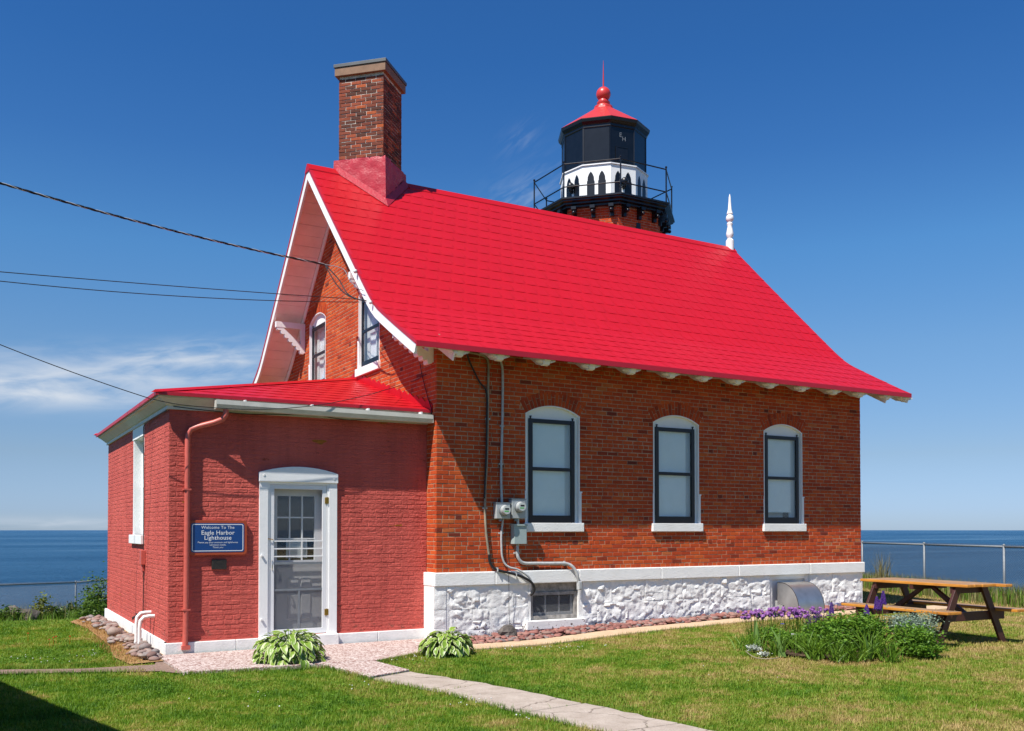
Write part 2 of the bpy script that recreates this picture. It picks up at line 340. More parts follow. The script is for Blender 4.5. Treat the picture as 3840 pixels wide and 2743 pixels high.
# ------------------------------------------------------------------ mesh helpers
ORG = {}
def link(o, parent=None):
    COL.objects.link(o)
    if parent is not None: o.parent = parent
    return o
def thing(name, label, cat, loc=(0, 0, 0), group=None):
    o = bpy.data.objects.new(name, None); o.empty_display_size = .2; o.location = loc; link(o)
    ORG[o.name] = np.array(loc, float)
    o['label'] = label; o['category'] = cat
    if group: o['group'] = group
    return o
def tag(o, label, cat, group=None):
    o['label'] = label; o['category'] = cat
    if group: o['group'] = group
    return o
class Map:
    """a wall's own frame: u along it, z up, n out of it"""
    def __init__(s, o, u, n):
        s.o = np.array(o, float); s.u = np.array(u, float); s.n = np.array(n, float)
        s.flip = np.dot(np.cross(s.u, [0, 0, 1]), s.n) < 0
        s.rz = math.atan2(s.n[0], -s.n[1])  # turn of a piece whose front faces -Y
    def __call__(s, P):
        P = np.asarray(P, float).reshape(-1, 3)
        return s.o + P[:, :1] * s.u + P[:, 1:2] * np.array([0, 0, 1.]) + P[:, 2:3] * s.n
IDM = Map((0, 0, 0), (1, 0, 0), (0, -1, 0))
class MB:
    def __init__(s, mp=None): s.v = []; s.f = []; s.a = []; s.n = 0; s.mp = mp
    def add(s, V, F, a=0.0, raw=False):
        V = np.asarray(V, float).reshape(-1, 3); fl = False
        if s.mp is not None and not raw: V = s.mp(V); fl = s.mp.flip
        s.v.append(V); s.a.append(np.full(len(V), a) if np.isscalar(a) else np.asarray(a, float))
        for f in F:
            g = [i + s.n for i in f]; s.f.append(g[::-1] if fl else g)
        s.n += len(V); return s
    def box(s, x0, x1, y0, y1, z0, z1, a=0.0):
        """in (u, z, n) of a map, or plain x, y, z without one"""
        V = [(x, y, z) for z in (z0, z1) for y in (y0, y1) for x in (x0, x1)]
        return s.add(V, [(0, 2, 3, 1), (4, 5, 7, 6), (0, 1, 5, 4), (2, 6, 7, 3), (0, 4, 6, 2), (1, 3, 7, 5)], a)
    def prism(s, poly, d0, d1, ax=2, a=0.0):
        """polygon in two axes pushed from d0 to d1 along axis ax"""
        n = len(poly); ar = sum(poly[i][0] * poly[(i + 1) % n][1] - poly[(i + 1) % n][0] * poly[i][1] for i in range(n))
        if ar < 0: poly = poly[::-1]
        def pt(p, d):
            if ax == 2: return (p[0], p[1], d)
            if ax == 1: return (p[0], d, p[1])
            return (d, p[0], p[1])
        lo, hi = min(d0, d1), max(d0, d1)
        V = [pt(p, lo) for p in poly] + [pt(p, hi) for p in poly]
        F = [tuple(range(n - 1, -1, -1)), tuple(range(n, 2 * n))] + [(i, (i + 1) % n, n + (i + 1) % n, n + i) for i in range(n)]
        if ax == 1: F = [f[::-1] for f in F]
        return s.add(V, F, a)
    def tube(s, pts, r, sides=8, a=0.0, cap=True, raw=False):
        P = np.array(pts, float); n = len(P); rr = np.full(n, r) if np.isscalar(r) else np.array(r, float)
        T = np.zeros_like(P); T[1:-1] = P[2:] - P[:-2]; T[0] = P[1] - P[0]; T[-1] = P[-1] - P[-2]
        T /= np.linalg.norm(T, axis=1)[:, None] + 1e-12
        up = np.array([0, 0, 1.]) if abs(T[0][2]) < .9 else np.array([1., 0, 0])
        N = np.cross(T[0], up); N /= np.linalg.norm(N); V = []
        for i in range(n):
            N = N - T[i] * np.dot(N, T[i]); N /= np.linalg.norm(N) + 1e-12; B = np.cross(T[i], N)
            for k in range(sides):
                t = 2 * PI * k / sides; V.append(P[i] + rr[i] * (math.cos(t) * N + math.sin(t) * B))
        F = [(i * sides + k, i * sides + (k + 1) % sides, (i + 1) * sides + (k + 1) % sides, (i + 1) * sides + k) for i in range(n - 1) for k in range(sides)]
        if cap: F += [tuple(range(sides - 1, -1, -1)), tuple((n - 1) * sides + k for k in range(sides))]
        return s.add(V, F, a, raw)
    def lathe(s, prof, c=(0, 0, 0), sides=16, rot=0.0, a=0.0):
        """profile (r, z) turned round a vertical axis through c; sides small = a faceted drum"""
        V = [(c[0] + r * math.cos(rot + 2 * PI * k / sides), c[1] + r * math.sin(rot + 2 * PI * k / sides), c[2] + z) for r, z in prof for k in range(sides)]
        n = len(prof)
        F = [(i * sides + k, i * sides + (k + 1) % sides, (i + 1) * sides + (k + 1) % sides, (i + 1) * sides + k) for i in range(n - 1) for k in range(sides)]
        F += [tuple(range(sides - 1, -1, -1)), tuple((n - 1) * sides + k for k in range(sides))]
        return s.add(V, F, a, True)
    def ball(s, c, r, nu=8, nv=5, a=0.0, sq=(1, 1, 1)):
        V = [(c[0], c[1], c[2] - r * sq[2])]
        for j in range(1, nv):
            t = PI * j / nv
            V += [(c[0] + r * sq[0] * math.sin(t) * math.cos(2 * PI * k / nu), c[1] + r * sq[1] * math.sin(t) * math.sin(2 * PI * k / nu), c[2] - r * sq[2] * math.cos(t)) for k in range(nu)]
        V.append((c[0], c[1], c[2] + r * sq[2])); e = len(V) - 1
        F = [(0, 1 + (k + 1) % nu, 1 + k) for k in range(nu)]
        for j in range(nv - 2):
            F += [(1 + j * nu + k, 1 + j * nu + (k + 1) % nu, 1 + (j + 1) * nu + (k + 1) % nu, 1 + (j + 1) * nu + k) for k in range(nu)]
        F += [(e, 1 + (nv - 2) * nu + k, 1 + (nv - 2) * nu + (k + 1) % nu) for k in range(nu)]
        return s.add(V, F, a, True)
    def mesh(s, name, org=(0, 0, 0), smooth=False, attr=False):
        me = bpy.data.meshes.new(name); V = np.concatenate(s.v) - np.array(org)
        me.from_pydata(V.tolist(), [], s.f); me.update()
        if attr or any(np.any(x) for x in s.a):
            at = me.attributes.new('bc', 'FLOAT', 'POINT'); at.data.foreach_set('value', np.concatenate(s.a).astype('f'))
        if smooth:
            me.polygons.foreach_set('use_smooth', [True] * len(me.polygons))
        return me
    def build(s, name, mat, parent=None, smooth=False, stuff=False, bevel=0):
        org = ORG[parent.name] if parent is not None else np.zeros(3)
        me = s.mesh(name, org, smooth); o = bpy.data.objects.new(name, me); link(o, parent); ORG[o.name] = org
        me.materials.append(MATS[mat])
        if stuff: o['kind'] = 'stuff'
        if bevel:
            b = o.modifiers.new('bevel', 'BEVEL'); b.width = bevel; b.segments = 2; b.limit_method = 'ANGLE'; b.angle_limit = math.radians(40)
        return o
def smooth_angle(o, deg=40):
    me = o.data; me.polygons.foreach_set('use_smooth', [True] * len(me.polygons))
    me.set_sharp_from_angle(angle=math.radians(deg))
    return o
def bulk_mesh(name, V, F, mat, parent=None, attr=None, smooth=False):
    """big triangle or quad soup from arrays"""
    me = bpy.data.meshes.new(name); k = F.shape[1]
    me.vertices.add(len(V)); me.vertices.foreach_set('co', V.astype('f').ravel())
    me.loops.add(F.size); me.loops.foreach_set('vertex_index', F.astype('i').ravel())
    me.polygons.add(len(F)); me.polygons.foreach_set('loop_start', np.arange(0, F.size, k, dtype='i')); me.polygons.foreach_set('loop_total', np.full(len(F), k, dtype='i'))
    if smooth: me.polygons.foreach_set('use_smooth', np.ones(len(F), dtype=bool))
    me.update(calc_edges=True)
    if attr is not None:
        at = me.attributes.new('bc', 'FLOAT', 'POINT'); at.data.foreach_set('value', attr.astype('f'))
    me.materials.append(MATS[mat]); o = bpy.data.objects.new(name, me); link(o, parent); return o
def inst(name, me, parent, pos, rot=(0, 0, 0), scale=(1, 1, 1)):
    o = bpy.data.objects.new(name, me); o.location = np.asarray(pos) - (ORG[parent.name] if parent is not None else 0); o.rotation_euler = rot; o.scale = scale
    return link(o, parent)
def text_obj(body, size, mp, u, z, n, mat, parent, name='lettering', bold=0.0, spacing=1.0):
    cu = bpy.data.curves.new(name, 'FONT'); cu.body = body; cu.size = size; cu.align_x = 'CENTER'; cu.align_y = 'CENTER'; cu.offset = bold; cu.space_character = spacing
    cu.resolution_u = 2; tmp = bpy.data.objects.new('tmp_text', cu); COL.objects.link(tmp)
    dg = bpy.context.evaluated_depsgraph_get(); me = bpy.data.meshes.new_from_object(tmp.evaluated_get(dg)); bpy.data.objects.remove(tmp); bpy.data.curves.remove(cu)
    co = np.zeros(len(me.vertices) * 3, 'f'); me.vertices.foreach_get('co', co); co = co.reshape(-1, 3)
    W = mp(np.stack([co[:, 0] + u, co[:, 1] + z, np.full(len(co), n)], 1)) - ORG[parent.name]
    me.vertices.foreach_set('co', W.astype('f').ravel()); me.update(); me.materials.clear(); me.materials.append(MATS[mat]); me.name = name
    o = bpy.data.objects.new(name, me); link(o, parent); ORG[o.name] = ORG[parent.name]; return o
def ss(a, b, x):
    t = np.clip((np.asarray(x, float) - a) / (b - a), 0, 1); return t * t * (3 - 2 * t)
# ------------------------------------------------------------------ ground, lake
BLUFF = np.array([(-40, -30), (-30, -8), (-12, 9.8), (-3.08, 21.06), (3, 27), (12, 22), (16.2, 7.2), (13.6, -.3), (9.4, -11), (3, -30)], float)
def bluff_dist(x, y):
    """metres beyond the fence line (negative inside)"""
    x = np.asarray(x, float); y = np.asarray(y, float); best = np.full(x.shape, 1e9); inside = np.zeros(x.shape, bool); n = len(BLUFF)
    for i in range(n):
        a, b = BLUFF[i], BLUFF[(i + 1) % n]
        t = np.clip(((x - a[0]) * (b[0] - a[0]) + (y - a[1]) * (b[1] - a[1])) / np.sum((b - a) ** 2), 0, 1)
        best = np.minimum(best, np.hypot(x - a[0] - t * (b[0] - a[0]), y - a[1] - t * (b[1] - a[1])))
        c = ((a[1] > y) != (b[1] > y)); xi = a[0] + (y - a[1]) * (b[0] - a[0]) / (b[1] - a[1] + 1e-12); inside ^= c & (x < xi)
    return np.where(inside, -best, best)
def gh(x, y):
    x = np.asarray(x, float); y = np.asarray(y, float)
    h = .12 * ss(0, 6, x) - 1.25 * ss(5, 21, y) * (1 - ss(2, 12, x)) + .012 * np.sin(x * 1.7 + y * .6) * np.sin(y * 1.3 - .4 * x)
    d = bluff_dist(x, y)
    back = (y > -12)
    return h - np.where(back, np.clip((d - 1.2) * .55, 0, 6.5), 0)
def gpt(px, py, dz=0.0):
    p = on(2, 0, px, py)
    for _ in range(12): p = on(2, float(gh(p[0], p[1])) + dz, px, py)
    return p
def grid_axis(lo, hi, fine_lo, fine_hi, fine, coarse):
    a = list(np.arange(lo, fine_lo, coarse)) + list(np.arange(fine_lo, fine_hi, fine)) + list(np.arange(fine_hi, hi + coarse, coarse)); return np.array(a)
gx = grid_axis(-60, 60, -12, 18, .3, 4); gy = grid_axis(-60, 60, -13, 27, .3, 4)
GX, GY = np.meshgrid(gx, gy); GZ = gh(GX, GY)
V = np.stack([GX.ravel(), GY.ravel(), GZ.ravel()], 1); nx, ny = len(gx), len(gy)
I = (np.arange(ny - 1)[:, None] * nx + np.arange(nx - 1)[None]).ravel()
lawn = bulk_mesh('lawn', V, np.stack([I, I + 1, I + nx + 1, I + nx], 1), 'lawn_soil', smooth=True); lawn['kind'] = 'structure'
lk = MB(); N = 96
ring = [0.0] + list(np.geomspace(20, 5200, 16))
Vv = [(0, 0, -5.4)] + [(r * math.cos(2 * PI * k / N), r * math.sin(2 * PI * k / N), -5.4) for r in ring[1:] for k in range(N)]
Fv = [(0, 1 + k, 1 + (k + 1) % N) for k in range(N)] + [(1 + j * N + k, 1 + (j + 1) * N + k, 1 + (j + 1) * N + (k + 1) % N, 1 + j * N + (k + 1) % N) for j in range(len(ring) - 2) for k in range(N)]
lk.add(Vv, Fv); lake = lk.build('lake', 'lake_water'); lake['kind'] = 'structure'

# paved things, each a sheet or slab with its own thickness
def slab(name, poly, top, thick, mat, bevel=.008, follow=False):
    b = MB(); n = len(poly); V = [(x, y, top + (float(gh(x, y)) if follow else 0)) for x, y in poly]
    b.add(V + [(x, y, z - thick) for x, y, z in V], [tuple(range(n)), tuple(range(2 * n - 1, n - 1, -1))] + [(i, n + i, n + (i + 1) % n, (i + 1) % n) for i in range(n)])
    o = b.build(name, mat, bevel=bevel); o['kind'] = 'structure'; return o
SLAB1 = [(-3.96, .26), (-3.95, -1.42), (-1.62, -1.62), (-.42, -.98), (-.06, -.62), (-.06, .26)]
SLAB2 = [(-2.30, -1.625), (-2.16, -2.80), (-1.56, -2.55), (-1.64, -1.685)]
slab('porch_slab', SLAB1, .045, .16, 'slab_paint'); slab('porch_slab', [(-2.30, -1.57), (-2.16, -2.80), (-1.56, -2.55), (-1.635, -1.63)], .040, .14, 'slab_paint')
def ragged(a, b, n=9, amp=.02, seed=0):
    r = random.Random(seed); return [(a[0] + (b[0] - a[0]) * i / n + r.uniform(-amp, amp), a[1] + (b[1] - a[1]) * i / n + r.uniform(-amp, amp)) for i in range(n + 1)]
pl = [(-2.14, -2.83), (-1.88, -3.99), (-1.71, -5.09), (-1.56, -6.11), (-1.36, -7.6), (-1.1, -9.6)]
prr = [(-1.54, -2.58), (-1.21, -3.72), (-.97, -4.93), (-.80, -6.1), (-.60, -7.6), (-.35, -9.6)]
PATHS = []
cuts = [0, 1.05, 2.35, 3.3, 4.2, 5.0]
def lerp_poly(P, t):
    i = min(int(t), len(P) - 2); f = t - i; return (P[i][0] + (P[i + 1][0] - P[i][0]) * f, P[i][1] + (P[i + 1][1] - P[i][1]) * f)
for i in range(len(cuts) - 1):
    a, b = cuts[i] + .008, cuts[i + 1] - .008
    L = [lerp_poly(pl, a + (b - a) * k / 8) for k in range(9)]; Rr = [lerp_poly(prr, a + (b - a) * k / 8) for k in range(9)]
    L = [(x + random.uniform(-.012, .03), y) for x, y in L]; Rr = [(x + random.uniform(-.05, .015), y) for x, y in Rr]
    poly = L + Rr[::-1]; PATHS.append(poly)
pth = bpy.data.objects.new('path', None); link(pth); pth['kind'] = 'structure'; ORG[pth.name] = np.zeros(3)
for i, poly in enumerate(PATHS):
    o = slab('paving_slab', poly, .022 + random.uniform(-.006, .006), .10, 'path_concrete', .01); o.parent = pth; del o['kind']
STRIP = [(-.1, -.66), (.37, -.645), (2.5, -.55), (4.4, -.45), (6.2, -.36), (9.6, -.30), (11.8, -.35), (11.8, -.95), (9.6, -.9), (6.2, -.92), (4.14, -.97), (2.5, -1.06), (.6, -1.14), (-.05, -1.12)]
st = bpy.data.objects.new('kerb_strip', None); link(st); st['kind'] = 'structure'; ORG[st.name] = np.zeros(3)
for i, (a, b) in enumerate([(-.1, 1.55), (1.57, 3.2), (3.22, 5.1), (5.12, 7.2), (7.22, 9.4), (9.42, 11.8)]):
    def yt(x): return np.interp(x, [-.1, 2.5, 4.4, 6.2, 9.6, 11.8], [-.66, -.56, -.47, -.42, -.40, -.42])
    def yb_(x): return np.interp(x, [-.1, 2.5, 4.1, 6.2, 9.6, 11.8], [-1.13, -1.05, -.97, -.93, -.92, -.95])
    n = 6; xs = np.linspace(a, b, n)
    poly = [(x, float(yt(x))) for x in xs] + [(x, float(yb_(x)) + random.uniform(-.015, .015)) for x in xs[::-1]]
    o = slab('paving_slab', poly[::-1], .028, .12, 'strip_tan', .01, True); o.parent = st; del o['kind']
def sheet(name, poly, lift, mat, cell=.25, rough=.01):
    """a patch of ground that follows the lawn a few millimetres above it"""
    P = np.array(poly); xs = np.arange(P[:, 0].min(), P[:, 0].max() + cell, cell); ys = np.arange(P[:, 1].min(), P[:, 1].max() + cell, cell)
    import mathutils.geometry as mg
    pts = [Vector((x, y)) for x, y in poly]; ed = [(i, (i + 1) % len(pts)) for i in range(len(pts))]
    ins = [Vector((x + random.uniform(-.05, .05), y + random.uniform(-.05, .05))) for x in xs for y in ys if point_in(np.array([x]), np.array([y]), P)[0]]
    vv, ee, ff, *_ = mg.delaunay_2d_cdt(pts + ins, ed, [], 1, 1e-4)
    b = MB(); b.add([(v.x, v.y, float(gh(v.x, v.y)) + lift + random.uniform(0, rough)) for v in vv], [tuple(f) for f in ff])
    o = b.build(name, mat, smooth=True); o['kind'] = 'structure'; return o
def point_in(x, y, P):
    ins = np.zeros(x.shape, bool); n = len(P)
    for i in range(n):
        a, b = P[i], P[(i + 1) % n]; c = ((a[1] > y) != (b[1] > y)); xi = a[0] + (y - a[1]) * (b[0] - a[0]) / (b[1] - a[1] + 1e-12); ins ^= c & (x < xi)
    return ins
DIRT = [(-9, .25), (-5.8, .11), (-4.95, -.20), (-4.1, -.35), (-3.97, .2), (-3.955, -1.3), (-4.15, -.98), (-4.98, -.60), (-5.83, -.36), (-9, -.2)]
sheet('dirt_path', DIRT, .006, 'dirt_path')
STRAW = [(-3.84, .25), (-3.95, -.15), (-4.36, -.12), (-4.46, .7), (-4.36, 1.8), (-4.36, 3.0), (-4.38, 4.8), (-4.50, 6.4), (-4.3, 7.2), (-3.84, 7.0)]
sheet('straw_border', STRAW, .010, 'straw_ground', .2, .02)
STBED = [(-.02, -.03), (9.6, -.03), (9.6, -.36), (6.2, -.42), (4.4, -.47), (2.5, -.55), (.1, -.66), (-.05, -.6)]
bed_floor = sheet('gravel_bed', STBED, .012, 'soil', .25, .01)
ORG[bed_floor.name] = np.zeros(3)
BED = np.array([(gpt(*p)[0], gpt(*p)[1]) for p in [(2735, 2438), (2800, 2462), (2900, 2478), (3050, 2492), (3200, 2498), (3350, 2490), (3470, 2470), (3530, 2445)]])
BEDC = BED.mean(0) + np.array([.35, .45])
_bk = [tuple(BED[-1] + np.array([.15, .55])), tuple(BEDC + np.array([.75, .55])), tuple(BEDC + np.array([-.2, .75])), tuple(BED[0] + np.array([.25, .45]))]
BEDPOLY = [tuple(p) for p in BED] + _bk
_bc = np.mean(BEDPOLY, axis=0); BEDPOLY = [tuple(_bc + (np.array(p) - _bc) * .60) for p in BEDPOLY]
sheet('flower_bed_soil', BEDPOLY, .02, 'soil', .2, .02)

# ------------------------------------------------------------------ brickwork
PITCH_Z = .068; BH = .0575
def brick_shape(L, h, depth=.05, ch=.004, jit=.002):
    """front face towards -Y, centred on the face"""
    j = lambda: random.uniform(-jit, jit)
    x, z = L / 2, h / 2
    V = [(-x + ch + j(), -.0, -z + ch + j()), (x - ch + j(), 0, -z + ch + j()), (x - ch + j(), 0, z - ch + j()), (-x + ch + j(), 0, z - ch + j()),
         (-x + j(), ch, -z + j()), (x + j(), ch, -z + j()), (x + j(), ch, z + j()), (-x + j(), ch, z + j()),
         (-x, depth, -z), (x, depth, -z), (x, depth, z), (-x, depth, z)]
    F = [(0, 1, 2, 3), (4, 5, 1, 0), (5, 6, 2, 1), (6, 7, 3, 2), (7, 4, 0, 3), (8, 9, 5, 4), (9, 10, 6, 5), (10, 11, 7, 6), (11, 8, 4, 7)]
    return np.array(V), F
def brick_tone():
    r = random.random()
    return random.uniform(.0, .14) if r < .035 else (random.uniform(.88, 1) if r < .085 else random.uniform(.30, .82))
VARS = {}
def brick_variants(kind, L, h, mat, ch=.004, jit=.002, n=14):
    k = (kind, mat)
    if k not in VARS:
        out = []
        for i in range(n):
            V, F = brick_shape(L, h, ch=ch, jit=jit); b = MB(); b.add(V, F, max(.001, (i + .5) / n if mat != 'brick' else [.03, .12, .2, .30, .36, .42, .48, .54, .6, .66, .72, .80, .88, .96][i]))
            me = b.mesh('brick', attr=True); me.materials.append(MATS[mat]); out.append(me)
        VARS[k] = out
    return VARS[k]
def lay(zlo, zhi, spans, header_every=6, L=.2032, Hd=.0985, J=.0095, phase=0, ragged_z=None):
    """courses of common bond; spans(z0, z1) gives the free intervals of the course"""
    out = []; k = 0; z = zlo
    while z + BH <= zhi + 1e-6:
        hd = ((k + phase) % header_every == 0); l = Hd if hd else L
        for u0, u1 in spans(z, z + BH):
            base = math.floor(u0 / (L + J)) * (L + J) + (0 if hd else ((k % 2) * .5 + .04 * math.sin(k * 2.1)) * (L + J)) - (L + J)
            u = base
            while u < u1:
                a, b = max(u, u0), min(u + l, u1)
                if a - u0 < .03 + J: a = u0
                if u1 - b < .03 + J: b = u1
                if u + l - u0 > .03 and u1 - u > .03: out.append((a, b, z, z + BH, abs((b - a) - l) < 1e-6, hd))
                u += l + J
        z += PITCH_Z; k += 1
    return out
def place_bricks(bricks, mp, parent, mat, single, bulk_name='brick_courses', ch=.004, jit=.002, nj=.003):
    """single(u, z) -> rank; the listed ones become objects, the rest one mesh"""
    b = MB(mp); sv = brick_variants('s', .2032, BH, mat, ch, jit); hv = brick_variants('h', .0985, BH, mat, ch, jit)
    for i, (u0, u1, z0, z1, full, hd) in enumerate(bricks):
        n = random.uniform(-nj, nj)
        if i in single and full:
            me = hv if hd else sv; tone = brick_tone()
            me = me[min(len(me) - 1, int(tone * len(me)))] if mat != 'chimney_brick' else random.choice(me)
            p = mp([((u0 + u1) / 2, (z0 + z1) / 2, n)])[0]; inst('brick', me, parent, p, (0, 0, mp.rz))
        else:
            V, F = brick_shape(u1 - u0, z1 - z0, ch=ch, jit=jit)
            W = np.stack([V[:, 0] + (u0 + u1) / 2, V[:, 2] + (z0 + z1) / 2, -V[:, 1] + n], 1); b.add(W, F, max(.001, brick_tone()))
    return b
def pick(bricks, mp, n):
    """the n whole bricks that show largest to the camera"""
    r = []
    for i, (u0, u1, z0, z1, full, hd) in enumerate(bricks):
        if full: r.append((np.linalg.norm(mp([((u0 + u1) / 2, (z0 + z1) / 2, 0)])[0] - CAM) * (1.9 if hd else 1), i))
    return set(i for _, i in sorted(r)[:n])
def arch(uc, hw, spring, rise):
    R = (hw * hw + rise * rise) / (2 * rise); return R, spring + rise - R
def arch_z(u, uc, hw, spring, rise):
    R, zc = arch(uc, hw, spring, rise); return zc + math.sqrt(max(R * R - (u - uc) ** 2, 0))
def free_spans(lo, hi, ops, z0, z1):
    """openings: (uc, hw, sill, spring, rise, ring)"""
    segs = [(lo, hi)]; zm = (z0 + z1) / 2
    for uc, hw, sill, spring, rise, ringt in ops:
        if z1 <= sill or (rise == 0 and z0 >= spring): continue
        if zm <= spring: c = (uc - hw, uc + hw)
        else:
            R, zc = arch(uc, hw, spring, rise); Rm = R + ringt * .86
            if zm >= zc + Rm: continue
            w = min(math.sqrt(Rm * Rm - (zm - zc) ** 2), hw + (zm - spring) * hw / (R - rise) - .004)
            c = (uc - w, uc + w)
        ns = []
        for a, b in segs:
            if c[1] <= a or c[0] >= b: ns.append((a, b)); continue
            if c[0] - a > .02: ns.append((a, c[0] - .006))
            if b - c[1] > .02: ns.append((c[1] + .006, b))
        segs = ns
    return segs
def backing(b, lo, hi, zlo, ztop, ops, n0, n1):
    """the mortar behind the bricks, with the openings left free; ztop(u)"""
    cuts = {lo, hi}
    for uc, hw, *_ in ops:
        for k in range(13): cuts.add(uc - hw + 2 * hw * k / 12)
    for k in range(1, 24): cuts.add(lo + (hi - lo) * k / 24)
    cu = sorted(c for c in cuts if lo <= c <= hi)
    for a, c in zip(cu[:-1], cu[1:]):
        m = (a + c) / 2; op = [o for o in ops if abs(m - o[0]) < o[1]]
        def quadcol(z0a, z0c, z1a, z1c):
            V = [(a, z0a, n0), (c, z0c, n0), (c, z1c, n0), (a, z1a, n0), (a, z0a, n1), (c, z0c, n1), (c, z1c, n1), (a, z1a, n1)]
            b.add(V, [(0, 3, 2, 1), (4, 5, 6, 7), (0, 1, 5, 4), (2, 3, 7, 6), (0, 4, 7, 3), (1, 2, 6, 5)])
        if not op: quadcol(zlo, zlo, ztop(a), ztop(c))
        else:
            uc, hw, sill, spring, rise, rt = op[0]
            quadcol(zlo, zlo, sill, sill)
            if rise: quadcol(arch_z(a, uc, hw, spring, rise), arch_z(c, uc, hw, spring, rise), ztop(a), ztop(c))
            else: quadcol(spring, spring, ztop(a), ztop(c))
def voussoirs(mp, parent, uc, hw, spring, rise, t, count=17):
    R, zc = arch(uc, hw, spring, rise); half = math.asin(hw / R) * 1.0
    da = 2 * half / count
    for i in range(count):
        a0, a1 = -half + da * i, -half + da * (i + 1); g = .0062 / R
        split = (i % 3 != 0)
        parts = [(R + .002, R + t)] if not split else ([(R + .002, R + t * .45), (R + t * .45 + .009, R + t)] if i % 2 else [(R + .002, R + t * .62), (R + t * .62 + .009, R + t)])
        for r0, r1 in parts:
            q = [(uc + r * math.sin(a), zc + r * math.cos(a)) for r, a in ((r0, a0 + g), (r0, a1 - g), (r1, a1 - g), (r1, a0 + g))]
            b = MB(mp); b.prism(q, -.04, .003 + random.uniform(-.002, .002), 2, a=max(.001, random.uniform(.12, .75))); b.build('arch_brick', 'brick', parent)

# ------------------------------------------------------------------ the brick house
L, DEP = 9.445, 8.672; ZT, ZB = 1.059, .851; YR, ZR = 4.336, 8.616; OV = .65
FRONT = Map((0, 0, 0), (1, 0, 0), (0, -1, 0)); GABLE = Map((0, 0, 0), (0, 1, 0), (-1, 0, 0)); EAST = Map((L, 0, 0), (0, 1, 0), (1, 0, 0)); BACK = Map((0, DEP, 0), (1, 0, 0), (0, 1, 0))
PROF = [(-.70, 4.41), (-.25, 4.645), (.20, 4.885), (.55, 5.075), (.78, 5.205), (.95, 5.325), (1.15, 5.50), (1.45, 5.785), (2.2, 6.515), (3.2, 7.49), (YR, ZR)]
def roof_z(y):
    yy = y if y <= YR else 2 * YR - y; return float(np.interp(yy, [p[0] for p in PROF], [p[1] for p in PROF]))
house = thing('brick_house', 'red brick lighthouse keeper house with steep bright red shingled roof on white stone foundation', 'house', (L / 2, DEP / 2, 0))
FW = [(2.102, .5225, 1.82, 3.59, .145, .22), (4.682, .5175, 1.82, 3.59, .145, .22), (7.292, .506, 1.82, 3.575, .145, .22)]
GW = [(2.82, .51, 4.64, 5.985, .16, .22), (5.69, .51, 4.64, 5.985, .16, .22)]
wtop = 4.62
bl = lay(ZT + .004, wtop, lambda a, b: free_spans(.001, L - .001, FW, a, b))
mb = place_bricks(bl, FRONT, house, 'brick', pick(bl, FRONT, 298))
def gable_spans(a, b):
    m = (a + b) / 2; ys = np.linspace(-.0, DEP, 1200); ok = np.array([roof_z(y) - .16 > b for y in ys[::1]]) if b > 4.5 else np.ones(1200, bool)
    w = np.where(ok)[0]; 
    return free_spans(max(.05, ys[w[0]]), min(DEP - .05, ys[w[-1]]), GW, a, b)
def gable_spans_plain(a, b):
    ys = np.linspace(0, DEP, 600); w = np.where(np.array([roof_z(y) - .16 > b for y in ys]))[0]; return [(max(.05, ys[w[0]]), min(DEP - .05, ys[w[-1]]))]
gb = lay(ZT + .004, 8.36, gable_spans, phase=0)
mg2 = place_bricks(gb, GABLE, house, 'brick', set(), nj=.002)
eb = lay(ZT + .004, 7.6, lambda a, b: gable_spans_plain(a, b)); me2 = place_bricks(eb, EAST, house, 'brick', set())
# corner bricks returning round the near corner are the gable bricks' ends: closed by the wall behind
mb.build('brick_courses', 'brick', house, stuff=True); mg2.build('brick_courses', 'brick', house, stuff=True); me2.build('brick_courses', 'brick', house, stuff=True)
wb = MB(FRONT); backing(wb, .006, L - .006, ZT - .05, lambda u: wtop + .05, FW, -.30, -.0045); wb.build('wall', 'mortar', house)
wb = MB(GABLE); backing(wb, .30, DEP - .006, ZT - .05, lambda u: roof_z(u) - .14, GW, -.30, -.0045); wb.build('wall', 'mortar', house)
wb = MB(GABLE); wb.box(.0075, .30, ZT - .05, 4.70, -.30, -.0045); wb.build('wall', 'mortar', house)
wb = MB(EAST); backing(wb, .30, DEP - .3, ZT - .05, lambda u: roof_z(u) - .14, [], -.30, -.0045); wb.build('wall', 'mortar', house)
wb = MB(BACK); wb.box(.30, L - .3, ZT - .05, 4.7, -.3, 0); wb.build('wall', 'brick', house)
for o in FW: voussoirs(FRONT, house, o[0], o[1], o[3], o[4], o[5])
for o in GW: voussoirs(GABLE, house, o[0], o[1], o[3], o[4], o[5])

